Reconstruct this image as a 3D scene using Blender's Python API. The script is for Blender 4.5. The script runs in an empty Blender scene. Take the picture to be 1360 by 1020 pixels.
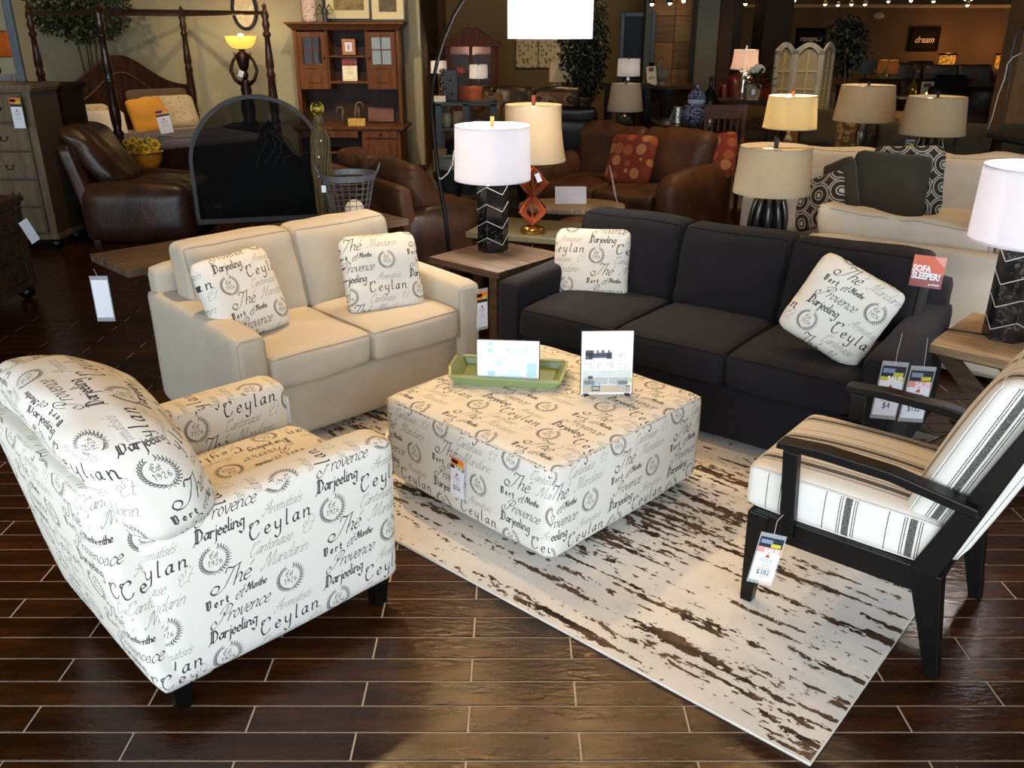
import bpy, bmesh, math, random
import numpy as np
from mathutils import Vector, Matrix, Euler
random.seed(4)
C = bpy.context.scene.collection
PI = math.pi
R = math.radians
# ------------------------------------------------------------------ camera
HC, FPX, PITCH = 1.85, 1140.0, 22.448
cd = bpy.data.cameras.new('camera'); cam = bpy.data.objects.new('camera', cd); C.objects.link(cam)
cam.location = (0, 0, HC); cam.rotation_euler = (R(90 - PITCH), 0, 0)
cd.sensor_width = 36.0; cd.lens = 36.0 * FPX / 1360.0; cd.clip_start = 0.05; cd.clip_end = 200
bpy.context.scene.camera = cam
# ------------------------------------------------------------------ world, lights, exposure
sc = bpy.context.scene
sc.view_settings.view_transform = 'Standard'; sc.view_settings.look = 'None'
sc.view_settings.exposure = 0.0; sc.view_settings.gamma = 1.0; sc.view_settings.use_curve_mapping = False
w = bpy.data.worlds.new('daylight'); sc.world = w; w.use_nodes = True
w.node_tree.nodes['Background'].inputs[0].default_value = (0.75, 0.87, 1.0, 1)
w.node_tree.nodes['Background'].inputs[1].default_value = 0.7
def area(name, loc, rot, sx, sy, power, col):
    d = bpy.data.lights.new(name, 'AREA'); d.shape = 'RECTANGLE'; d.size = sx; d.size_y = sy; d.energy = power; d.color = col
    o = bpy.data.objects.new(name, d); C.objects.link(o); o.location = loc; o.rotation_euler = rot; return o
# daylight through the shop window behind the camera
area('shop_window_daylight', (-0.6, -1.9, 1.75), (R(90), 0, R(-4)), 12.0, 2.7, 560, (0.80, 0.90, 1.0))
def spot(name, loc, target, power, col=(1, 0.63, 0.29), cone=70, blend=0.8, rad=0.06):
    d = bpy.data.lights.new(name, 'SPOT'); d.energy = power; d.color = col; d.spot_size = R(cone); d.spot_blend = blend; d.shadow_soft_size = rad
    o = bpy.data.objects.new(name, d); C.objects.link(o); o.location = loc
    o.rotation_euler = (Vector(target) - Vector(loc)).to_track_quat('-Z', 'Y').to_euler(); return o
SPOTS = [((-1.2, 4.9, 3.4), (-0.9, 4.1, 0.4), 270), ((0.6, 5.1, 3.4), (0.3, 3.4, 0.4), 100), ((-0.35, 5.55, 3.4), (-0.6, 3.0, 0.4), 95),
         ((1.9, 4.6, 3.4), (1.5, 3.0, 0.4), 90), ((-0.4, 3.0, 3.4), (-0.8, 2.7, 0.4), 45), ((1.5, 6.3, 3.4), (1.0, 4.6, 0.5), 60),
         ((2.2, 8.2, 3.4), (1.6, 7.9, 0.6), 110), ((3.2, 7.4, 3.4), (2.9, 6.2, 0.6), 140), ((-1.9, 9.0, 3.4), (-1.9, 11.3, 1.2), 210, (1, .76, .48)),
         ((-3.3, 9.4, 3.4), (-3.6, 11.0, .8), 200, (1, .76, .48)), ((-5.0, 9.6, 3.4), (-5.2, 11.6, 1.6), 90), ((-1.2, 9.4, 3.4), (-1.2, 12.0, 1.6), 80), ((-0.2, 14.0, 3.4), (-0.2, 16.8, 1.4), 80), ((2.0, 14.0, 3.4), (2.2, 16.8, 1.4), 70), ((4.4, 9.2, 3.4), (4.5, 10.5, 0.7), 200), ((-0.6, 8.0, 3.4), (-0.5, 7.0, 0.5), 90), ((-3.0, 7.6, 3.4), (-2.9, 7.7, 0.6), 90),
         ((1.0, 11.5, 3.4), (0.4, 12.5, 1.0), 130), ((3.4, 11.2, 3.4), (3.6, 12.8, 1.0), 130), ((6.0, 11.0, 3.4), (5.6, 11.8, 0.7), 130)]
for q in SPOTS: spot('ceiling_spot_light', q[0], q[1], q[2], q[3] if len(q) > 3 else (1, .63, .29), cone=78)
for i, (a, b, p) in enumerate([((6.0, 19.5, 4.2), (6.5, 21.5, 1.0), 150), ((10.5, 19.5, 4.2), (10.5, 22.0, 1.0), 150), ((3.2, 20.5, 4.2), (4.0, 24.0, 1.0), 150),
                               ((8.2, 24.0, 2.9), (8.2, 27.9, 1.2), 40), ((13.5, 23.0, 2.9), (13.5, 27.9, 1.2), 40)]):
    spot('far_ceiling_spot_light', a, b, p, cone=95)

def at(x, y, Y):                       # the point seen at pixel x, y whose depth along the floor is Y
    a = (x - 680) / FPX; b = (510 - y) / FPX; p = R(PITCH)
    dy = math.cos(p) + b * math.sin(p); dz = -math.sin(p) + b * math.cos(p)
    t = Y / dy; return Vector((a * t, Y, HC + dz * t))
def gz(x, y, z):                       # the point seen at pixel x, y at height z
    a = (x - 680) / FPX; b = (510 - y) / FPX; p = R(PITCH)
    dy = math.cos(p) + b * math.sin(p); dz = -math.sin(p) + b * math.cos(p)
    t = (z - HC) / dz; return Vector((a * t, dy * t, z))

# ------------------------------------------------------------------ materials
def nm(name):
    m = bpy.data.materials.new(name); m.use_nodes = True; nt = m.node_tree; return m, nt, nt.nodes['Principled BSDF']
def N(nt, t, **k):
    n = nt.nodes.new(t)
    for a, v in k.items(): setattr(n, a, v)
    return n
def noise_tex(nt, scale, detail=3, stretch=None, coord='Object', rough=0.55):
    tc = N(nt, 'ShaderNodeTexCoord'); mp = N(nt, 'ShaderNodeMapping'); nt.links.new(tc.outputs[coord], mp.inputs[0])
    if stretch: mp.inputs['Scale'].default_value = stretch
    t = N(nt, 'ShaderNodeTexNoise'); t.inputs['Scale'].default_value = scale; t.inputs['Detail'].default_value = detail; t.inputs['Roughness'].default_value = rough
    nt.links.new(mp.outputs[0], t.inputs['Vector']); return t
def bump(nt, b, src, strength=0.2, dist=0.01):
    bp = N(nt, 'ShaderNodeBump'); bp.inputs['Strength'].default_value = strength; bp.inputs['Distance'].default_value = dist
    nt.links.new(src, bp.inputs['Height']); nt.links.new(bp.outputs[0], b.inputs['Normal']); return bp
def srgb(*c):
    return tuple((v / 255 / 12.92) if v <= 10 else ((v / 255 + 0.055) / 1.055) ** 2.4 for v in c) + (1,)
def ramp(nt, fac, stops, interp='LINEAR'):
    r = N(nt, 'ShaderNodeValToRGB'); r.color_ramp.interpolation = interp
    while len(r.color_ramp.elements) < len(stops): r.color_ramp.elements.new(0.5)
    for e, (p, c) in zip(r.color_ramp.elements, stops): e.position = p; e.color = c
    nt.links.new(fac, r.inputs[0]); return r
def plain(name, col, rough=0.5, metal=0.0, var=0.12, scale=8, bmp=0.0, bscale=60, coat=0, spec=None, stretch=None):
    m, nt, b = nm(name); t = noise_tex(nt, scale, 4, stretch)
    lo = tuple(v * (1 - var) for v in col[:3]) + (1,); hi = tuple(min(1, v * (1 + var)) for v in col[:3]) + (1,)
    r = ramp(nt, t.outputs['Fac'], [(0.3, lo), (0.7, hi)]); nt.links.new(r.outputs[0], b.inputs['Base Color'])
    b.inputs['Roughness'].default_value = rough; b.inputs['Metallic'].default_value = metal; b.inputs['Coat Weight'].default_value = coat
    if spec is not None: b.inputs['Specular IOR Level'].default_value = spec
    if bmp: t2 = noise_tex(nt, bscale, 3, stretch); bump(nt, b, t2.outputs['Fac'], bmp, 0.01)
    return m
def fabric(name, col, weave=420, bmp=0.25, var=0.06, rough=0.95, sheen=0.15):
    m, nt, b = nm(name); t = noise_tex(nt, 5, 4)
    lo = tuple(v * (1 - var) for v in col[:3]) + (1,); hi = tuple(min(1, v * (1 + var)) for v in col[:3]) + (1,)
    r = ramp(nt, t.outputs['Fac'], [(0.3, lo), (0.7, hi)]); nt.links.new(r.outputs[0], b.inputs['Base Color'])
    b.inputs['Roughness'].default_value = rough; b.inputs['Sheen Weight'].default_value = sheen; b.inputs['Specular IOR Level'].default_value = 0.2
    t2 = noise_tex(nt, weave, 2); bump(nt, b, t2.outputs['Fac'], bmp, 0.002); return m
def leather(name, c1, c2, rough=0.38):
    m, nt, b = nm(name); t = noise_tex(nt, 4, 5); r = ramp(nt, t.outputs['Fac'], [(0.35, c1), (0.68, c2)])
    nt.links.new(r.outputs[0], b.inputs['Base Color']); b.inputs['Roughness'].default_value = rough
    t2 = noise_tex(nt, 9, 5); bump(nt, b, t2.outputs['Fac'], 0.22, 0.02); return m
def wood(name, c1, c2, rough=0.45, stretch=(2, 30, 30), scale=1.2, coat=0, bmp=0.15):
    m, nt, b = nm(name); t = noise_tex(nt, scale, 6, stretch, rough=0.65); r = ramp(nt, t.outputs['Fac'], [(0.3, c1), (0.7, c2)])
    nt.links.new(r.outputs[0], b.inputs['Base Color']); b.inputs['Roughness'].default_value = rough; b.inputs['Coat Weight'].default_value = coat; b.inputs['Specular IOR Level'].default_value = .18
    bump(nt, b, t.outputs['Fac'], bmp, 0.004); return m
def glow(name, col, s):
    m, nt, b = nm(name); b.inputs['Base Color'].default_value = col; b.inputs['Emission Color'].default_value = col; b.inputs['Emission Strength'].default_value = s; return m
def shade_mat(name, col, trans=0.5):
    m, nt, b = nm(name); nt.nodes.remove(b); out = [n for n in nt.nodes if n.type == 'OUTPUT_MATERIAL'][0]
    d = N(nt, 'ShaderNodeBsdfDiffuse'); tr = N(nt, 'ShaderNodeBsdfTranslucent'); mx = N(nt, 'ShaderNodeMixShader')
    t = noise_tex(nt, 40, 2); lo = tuple(v * 0.985 for v in col[:3]) + (1,); r = ramp(nt, t.outputs['Fac'], [(0.3, lo), (0.7, col)])
    nt.links.new(r.outputs[0], d.inputs[0]); nt.links.new(r.outputs[0], tr.inputs[0]); mx.inputs[0].default_value = trans
    nt.links.new(d.outputs[0], mx.inputs[1]); nt.links.new(tr.outputs[0], mx.inputs[2]); nt.links.new(mx.outputs[0], out.inputs[0]); return m
def glass(name, col=(1, 1, 1, 1), alpha=0.25, rough=0.03):
    m, nt, b = nm(name); b.inputs['Base Color'].default_value = col; b.inputs['Roughness'].default_value = rough; b.inputs['Alpha'].default_value = alpha; return m
def transmissive(name, col, rough=0.05):
    m, nt, b = nm(name); b.inputs['Base Color'].default_value = col; b.inputs['Roughness'].default_value = rough; b.inputs['Transmission Weight'].default_value = 1; return m

# ------------------------------------------------------------------ mesh building
class MB:
    def __init__(s): s.v = []; s.f = []; s.uv = []; s.M = Matrix.Identity(4)
    def tf(s, M): s.M = M; return s
    def add(s, vs, fs, uvs=None):
        o = len(s.v); s.v += [tuple(s.M @ Vector(v)) for v in vs]
        for i, f in enumerate(fs):
            s.f.append([a + o for a in f])
            if uvs: s.uv.append(uvs[i])
            else:
                p = [Vector(vs[a]) for a in f]; n = (p[1] - p[0]).cross(p[2] - p[0]); a = [abs(n.x), abs(n.y), abs(n.z)]
                k = a.index(max(a)); s.uv.append([(q.y, q.z) if k == 0 else ((q.x, q.z) if k == 1 else (q.x, q.y)) for q in p])
        return s
    def box(s, cx, cy, cz, sx, sy, sz, ch=0.0):
        x, y, z = sx / 2, sy / 2, sz / 2
        if ch <= 0:
            v = [(cx + i * x, cy + j * y, cz + k * z) for i in (-1, 1) for j in (-1, 1) for k in (-1, 1)]
            return s.add(v, [(0, 1, 3, 2), (4, 6, 7, 5), (0, 4, 5, 1), (2, 3, 7, 6), (0, 2, 6, 4), (1, 5, 7, 3)])
        c = min(ch, x * .9, y * .9, z * .9); v = []; idx = {}
        for i in (-1, 1):
            for j in (-1, 1):
                for k in (-1, 1):
                    for ax in range(3):
                        d = [x, y, z]; q = [i * (x - c), j * (y - c), k * (z - c)]; q[ax] = (i, j, k)[ax] * d[ax]
                        idx[(i, j, k, ax)] = len(v); v.append((cx + q[0], cy + q[1], cz + q[2]))
        f = []
        cc = [(-1, -1), (1, -1), (1, 1), (-1, 1)]
        for ax in range(3):
            for sg in (-1, 1):
                l = []
                for a, b in cc:
                    t = [0, 0, 0]; t[ax] = sg; t[(ax + 1) % 3] = a; t[(ax + 2) % 3] = b; l.append(idx[(t[0], t[1], t[2], ax)])
                f.append(l if sg > 0 else l[::-1])
        for a1, a2 in ((0, 1), (1, 2), (2, 0)):
            a3 = 3 - a1 - a2
            for s1 in (-1, 1):
                for s2 in (-1, 1):
                    def K(s3, ax):
                        t = [0, 0, 0]; t[a1] = s1; t[a2] = s2; t[a3] = s3; return idx[(t[0], t[1], t[2], ax)]
                    l = [K(-1, a1), K(-1, a2), K(1, a2), K(1, a1)]; f.append(l if s1 * s2 > 0 else l[::-1])
        for i in (-1, 1):
            for j in (-1, 1):
                for k in (-1, 1):
                    l = [idx[(i, j, k, 0)], idx[(i, j, k, 1)], idx[(i, j, k, 2)]]; f.append(l if i * j * k > 0 else l[::-1])
        return s.add(v, f)
    def hexa(s, b, t):                # eight corner points: four below, four above
        return s.add(list(b) + list(t), [(3, 2, 1, 0), (4, 5, 6, 7), (0, 1, 5, 4), (1, 2, 6, 5), (2, 3, 7, 6), (3, 0, 4, 7)])
    def bar(s, a, b, w, t=None, w2=None, t2=None, up=(0, 0, 1)):
        a, b = Vector(a), Vector(b); d = (b - a).normalized(); u = Vector(up)
        if abs(d.dot(u)) > .98: u = Vector((1, 0, 0))
        x = d.cross(u).normalized(); y = x.cross(d).normalized(); t = t or w; w2 = w2 or w; t2 = t2 or t
        def q(p, w, t): return [p - x * w / 2 - y * t / 2, p + x * w / 2 - y * t / 2, p + x * w / 2 + y * t / 2, p - x * w / 2 + y * t / 2]
        v = [tuple(p) for p in q(a, w, t) + q(b, w2, t2)]
        return s.add(v, [(0, 1, 2, 3), (7, 6, 5, 4), (0, 4, 5, 1), (1, 5, 6, 2), (2, 6, 7, 3), (3, 7, 4, 0)])
    def lathe(s, prof, seg=24, c=(0, 0, 0), cap=True, sq=None, closed=False):
        v = []; f = []; uv = []; n = len(prof)
        for i, (r, z) in enumerate(prof):
            for k in range(seg):
                a = 2 * PI * k / seg; v.append((c[0] + r * math.cos(a), c[1] + r * math.sin(a), c[2] + z))
        for i in range(n - 1):
            for k in range(seg):
                k2 = (k + 1) % seg; f.append((i * seg + k, i * seg + k2, (i + 1) * seg + k2, (i + 1) * seg + k))
                rr = max(prof[i][0], prof[i + 1][0], .01) * 2 * PI
                uv.append([(rr * k / seg, prof[i][1]), (rr * (k + 1) / seg, prof[i][1]), (rr * (k + 1) / seg, prof[i + 1][1]), (rr * k / seg, prof[i + 1][1])])
        if cap:
            if prof[0][0] > 1e-4: f.append(tuple(range(seg))[::-1]); uv.append([(0, 0)] * seg)
            if prof[-1][0] > 1e-4: f.append(tuple((n - 1) * seg + k for k in range(seg))); uv.append([(0, 0)] * seg)
        return s.add(v, f, uv)
    def tube(s, pts, r, seg=6, closed=False, r2=None):
        P = [Vector(p) for p in pts]; n = len(P); v = []; f = []; up = Vector((0, 0, 1)); prev = None
        for i, p in enumerate(P):
            a = P[(i - 1) % n] if (closed or i > 0) else p; b = P[(i + 1) % n] if (closed or i < n - 1) else p
            d = (b - a); d = d.normalized() if d.length > 1e-9 else Vector((0, 0, 1))
            if prev is None:
                x = d.cross(up); x = x.normalized() if x.length > .05 else Vector((1, 0, 0))
            else:
                x = prev - d * prev.dot(d); x = x.normalized() if x.length > 1e-6 else Vector((1, 0, 0))
            prev = x; y = d.cross(x); rr = r if r2 is None else r + (r2 - r) * i / max(1, n - 1)
            for k in range(seg):
                t = 2 * PI * k / seg; v.append(tuple(p + (x * math.cos(t) + y * math.sin(t)) * rr))
        for i in range(n if closed else n - 1):
            j = (i + 1) % n
            for k in range(seg): k2 = (k + 1) % seg; f.append((i * seg + k, i * seg + k2, j * seg + k2, j * seg + k))
        if not closed: f.append(tuple(range(seg))[::-1]); f.append(tuple((n - 1) * seg + k for k in range(seg)))
        return s.add(v, f)
    def prism(s, poly, h0, h1, axis='z'):
        def P(a, b, h): return (a, b, h) if axis == 'z' else ((a, h, b) if axis == 'y' else (h, a, b))
        n = len(poly); v = [P(a, b, h0) for a, b in poly] + [P(a, b, h1) for a, b in poly]
        f = [tuple(range(n))[::-1], tuple(range(n, 2 * n))] + [(i, (i + 1) % n, n + (i + 1) % n, n + i) for i in range(n)]
        if axis == 'y': f = [q[::-1] for q in f]
        return s.add(v, f)
    def ball(s, c, r, seg=16, rings=10, sc=(1, 1, 1)):
        v = []; f = []
        for i in range(rings + 1):
            t = PI * i / rings
            for k in range(seg): a = 2 * PI * k / seg; v.append((c[0] + sc[0] * r * math.sin(t) * math.cos(a), c[1] + sc[1] * r * math.sin(t) * math.sin(a), c[2] - sc[2] * r * math.cos(t)))
        for i in range(rings):
            for k in range(seg): k2 = (k + 1) % seg; f.append((i * seg + k, i * seg + k2, (i + 1) * seg + k2, (i + 1) * seg + k))
        return s.add(v, f)
    def build(s, name, m=None, parent=None, smooth=False, bevel=0, loc=None, rot=None, merge=False):
        me = bpy.data.meshes.new(name); me.from_pydata(s.v, [], s.f)
        ul = me.uv_layers.new(name='uv'); flat = []
        for u in s.uv:
            for a in u: flat += [a[0], a[1]]
        ul.data.foreach_set('uv', flat)
        if smooth: me.polygons.foreach_set('use_smooth', [True] * len(me.polygons))
        if merge:
            bm = bmesh.new(); bm.from_mesh(me); bmesh.ops.remove_doubles(bm, verts=bm.verts, dist=1e-5); bmesh.ops.recalc_face_normals(bm, faces=bm.faces); bm.to_mesh(me); bm.free()
        me.update()
        o = bpy.data.objects.new(name, me); C.objects.link(o)
        if m: me.materials.append(m)
        if parent is not None: o.parent = parent
        if loc is not None: o.location = loc
        if rot is not None: o.rotation_euler = rot
        if smooth == 'auto': 
            me.set_sharp_from_angle(angle=R(35))
        if bevel:
            b = o.modifiers.new('bevel', 'BEVEL'); b.width = bevel; b.segments = 2; b.limit_method = 'ANGLE'; b.angle_limit = R(40)
        return o
def soft(mb, c, size, r=0.03, puff=(0, 0, 0), n=12, deform=None, M=None, wr=0, seed=0, swap=False):
    """rounded, puffed upholstery box; uv in metres by face"""
    hx, hy, hz = size[0] / 2, size[1] / 2, size[2] / 2; H = (hx, hy, hz); r = min(r, hx * .98, hy * .98, hz * .98); cen = Vector(c)
    def D(p):
        q = [max(-(H[i] - r), min(H[i] - r, p[i])) for i in range(3)]; d = Vector([p[i] - q[i] for i in range(3)])
        o = Vector(q) + (d.normalized() * r if d.length > 1e-9 else d)
        u = [max(-1, min(1, o[i] / H[i])) for i in range(3)]
        for i in range(3):
            if puff[i]:
                j, k = (i + 1) % 3, (i + 2) % 3; o[i] += puff[i] * u[i] * (1 - u[j] ** 2) ** .7 * (1 - u[k] ** 2) ** .7
        if wr:
            from mathutils import noise
            nv = noise.noise(Vector((o[0] * 3.1 + seed, o[1] * 3.1, o[2] * 3.1))) + .5 * noise.noise(Vector((o[0] * 8 + seed, o[1] * 8, o[2] * 8)))
            o += Vector(u) * wr * nv
        o += cen
        if deform: o = Vector(deform(o))
        return M @ o if M else o
    ts = [-1 + 2 * i / n for i in range(n + 1)]
    def cl(t, h):  # more loops near the rounded edge
        a = 1 - r / h
        return math.copysign(abs(t) ** .75, t) if r > .01 else t
    for ax in range(3):
        j, k = (ax + 1) % 3, (ax + 2) % 3
        for sg in (-1, 1):
            V = []; U = []
            for a in ts:
                for b in ts:
                    p = [0, 0, 0]; p[ax] = sg * H[ax]; p[j] = cl(a, H[j]) * H[j]; p[k] = cl(b, H[k]) * H[k]
                    V.append(tuple(D(p))); q = [p[i] + c[i] for i in range(3)]
                    if ax == 0: uv = (q[1] * sg, q[2])
                    elif ax == 1: uv = (-q[0] * sg, q[2])
                    else: uv = (-q[1], q[0]) if swap else (-q[0], -q[1])
                    U.append((uv[0] + seed * .137, uv[1] + seed * .211))
            F = []; UU = []
            for i in range(n):
                for m_ in range(n):
                    q = [i * (n + 1) + m_, (i + 1) * (n + 1) + m_, (i + 1) * (n + 1) + m_ + 1, i * (n + 1) + m_ + 1]
                    if sg < 0: q = q[::-1]
                    F.append(tuple(q)); UU.append([U[z] for z in q])
            mb.add(V, F, UU)
    mb.D = D; return mb
def welt(H, r_box, D, z, m, parent, axis=2, rad=.004, name='piping'):
    """a welt tube round the box at height sign z"""
    j, k = (axis + 1) % 3, (axis + 2) % 3; pts = []; n = 14; c = r_box * .3
    cor = [(-1, -1), (1, -1), (1, 1), (-1, 1)]
    for a in range(4):
        p0, p1 = cor[a], cor[(a + 1) % 4]
        for t in range(n):
            f = t / n; p = [0, 0, 0]; p[j] = H[j] * (p0[0] + (p1[0] - p0[0]) * f); p[k] = H[k] * (p0[1] + (p1[1] - p0[1]) * f); p[axis] = z * H[axis]; pts.append(D(p))
    return MB().tube(pts, rad, 5, closed=True).build(name, m, parent, smooth=True)
def cushion(name, c, size, m, parent, r=.035, puff=(.006, .006, .02), n=12, wm=None, axis=2, M=None, deform=None, wr=.004, seed=0, swap=False, rad=.004, both=True):
    mb = MB(); soft(mb, c, size, r, puff, n, deform, M, wr, seed, swap); o = mb.build(name, m, parent, smooth=True, merge=True)
    if wm:
        H = [s / 2 for s in size]
        for z in ((1, -1) if both else (1,)): welt(H, r, mb.D, z, wm, o, axis, rad)
    return o
def pillow_mesh(w, h, t, n=22, seed=0, pinch=.045):
    mb = MB(); from mathutils import noise
    for sg in (1, -1):
        V = []; U = []
        for i in range(n + 1):
            for j in range(n + 1):
                u = math.sin((-1 + 2 * i / n) * PI / 2); v = math.sin((-1 + 2 * j / n) * PI / 2)
                th = t / 2 * max(0, (1 - abs(u) ** 4) * (1 - abs(v) ** 4)) ** .42
                mxx = max(abs(u), abs(v), 1e-6); k = mxx / (abs(u) ** 7 + abs(v) ** 7) ** (1 / 7) if mxx > 1e-5 else 1
                ed = 1 + .012 * noise.noise(Vector((u * 6 + seed, v * 6, 3)))
                x = w / 2 * u * k * ed * (1 - pinch * (1 - v * v)); z = h / 2 * v * k * ed * (1 - pinch * (1 - u * u))
                th *= 1 + .22 * noise.noise(Vector((x * 7 + seed, z * 7, seed)))
                V.append((x, sg * th, z)); U.append((-x + seed * .13, z + seed * .17))
        F = []; UU = []
        for i in range(n):
            for j in range(n):
                q = [i * (n + 1) + j, (i + 1) * (n + 1) + j, (i + 1) * (n + 1) + j + 1, i * (n + 1) + j + 1]
                if sg > 0: q = q[::-1]
                F.append(tuple(q)); UU.append([U[z] for z in q])
        mb.add(V, F, UU)
    return mb
def E(name, label, cat, loc=(0, 0, 0), rz=0, group=None):
    o = bpy.data.objects.new(name, None); C.objects.link(o); o.empty_display_size = .1; o.location = loc; o.rotation_euler = (0, 0, rz)
    return T(o, label, cat, group)
def T(o, label=None, cat=None, group=None, kind=None):
    if label: o['label'] = label
    if cat: o['category'] = cat
    if group: o['group'] = group
    if kind: o['kind'] = kind
    return o
def S(o): o['kind'] = 'structure'; return o
def dup(o, parent=None, label=None, loc=None, rz=None, group=None):
    c = o.copy(); C.objects.link(c)
    if parent is not None: c.parent = parent
    for ch in list(o.children): dup(ch, c)
    if label: c['label'] = label
    if group: c['group'] = group
    if loc is not None: c.location = loc
    if rz is not None: c.rotation_euler = (c.rotation_euler[0], c.rotation_euler[1], rz)
    return c
def text(name, s, size, m, parent, loc=(0, 0, 0), rot=(R(90), 0, 0), bold=0.0, ext=.0006, align='CENTER', sx=1.0, shear=0.0, spacing=1.0):
    cu = bpy.data.curves.new(name, 'FONT'); cu.body = s; cu.size = size; cu.align_x = align; cu.align_y = 'CENTER'; cu.extrude = ext; cu.offset = bold; cu.shear = shear; cu.space_character = spacing; cu.resolution_u = 3
    o = bpy.data.objects.new(name, cu); C.objects.link(o)
    dg = bpy.context.evaluated_depsgraph_get(); me = bpy.data.meshes.new_from_object(o.evaluated_get(dg)); bpy.data.objects.remove(o); bpy.data.curves.remove(cu)
    me.materials.clear(); me.materials.append(m); q = bpy.data.objects.new(name, me); C.objects.link(q); q.parent = parent; q.location = loc; q.rotation_euler = rot; q.scale = (sx, 1, 1); return q
# ------------------------------------------------------------------ the printed script fabric, drawn stroke by stroke into one tile
TW, TH, NX, NY = .385, .34, 1024, 904
ink = np.zeros((NY, NX), np.float32)
def cr(P, n=7):
    P = [np.array(p, float) for p in P]
    if len(P) < 3: return [P[0] + (P[-1] - P[0]) * i / 8 for i in range(9)]
    cl = np.allclose(P[0], P[-1]); o = []
    for i in range(len(P) - 1):
        a = P[i - 1] if i > 0 else (P[-2] if cl else P[0]); b, c = P[i], P[i + 1]; d = P[i + 2] if i + 2 < len(P) else (P[1] if cl else P[-1])
        for k in range(n):
            t = k / n; o.append(.5 * ((2 * b) + (c - a) * t + (2 * a - 5 * b + 4 * c - d) * t * t + (3 * b - a - 3 * c + d) * t ** 3))
    return o + [P[-1]]
def stroke(P, w0, w1, nib, val, smooth=True):
    """P in metres; broad-nib width between w0 and w1"""
    P = cr(P) if smooth else [np.array(p, float) for p in P]; k = NX / TW
    for a, b in zip(P[:-1], P[1:]):
        d = b - a; L = np.hypot(*d) * k
        if L < 1e-6: continue
        th = math.atan2(d[1], d[0]); wd = (w0 + (w1 - w0) * abs(math.sin(th - nib))) * k / 2; wd = max(wd * 1.28, .9)
        ns = max(1, int(L / max(1.0, wd * .5)))
        for i in range(ns + 1):
            q = (a + d * i / ns) * k; r = int(wd + 2); x0, y0 = int(q[0]) - r, int(q[1]) - r
            xs = np.arange(x0, x0 + 2 * r + 1); ys = np.arange(y0, y0 + 2 * r + 1)
            dd = np.hypot(xs[None, :] - q[0], ys[:, None] - q[1]); c = np.clip(wd + .5 - dd, 0, 1) * val
            ix = np.ix_(ys % NY, xs % NX); ink[ix] = np.maximum(ink[ix], c)
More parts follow.
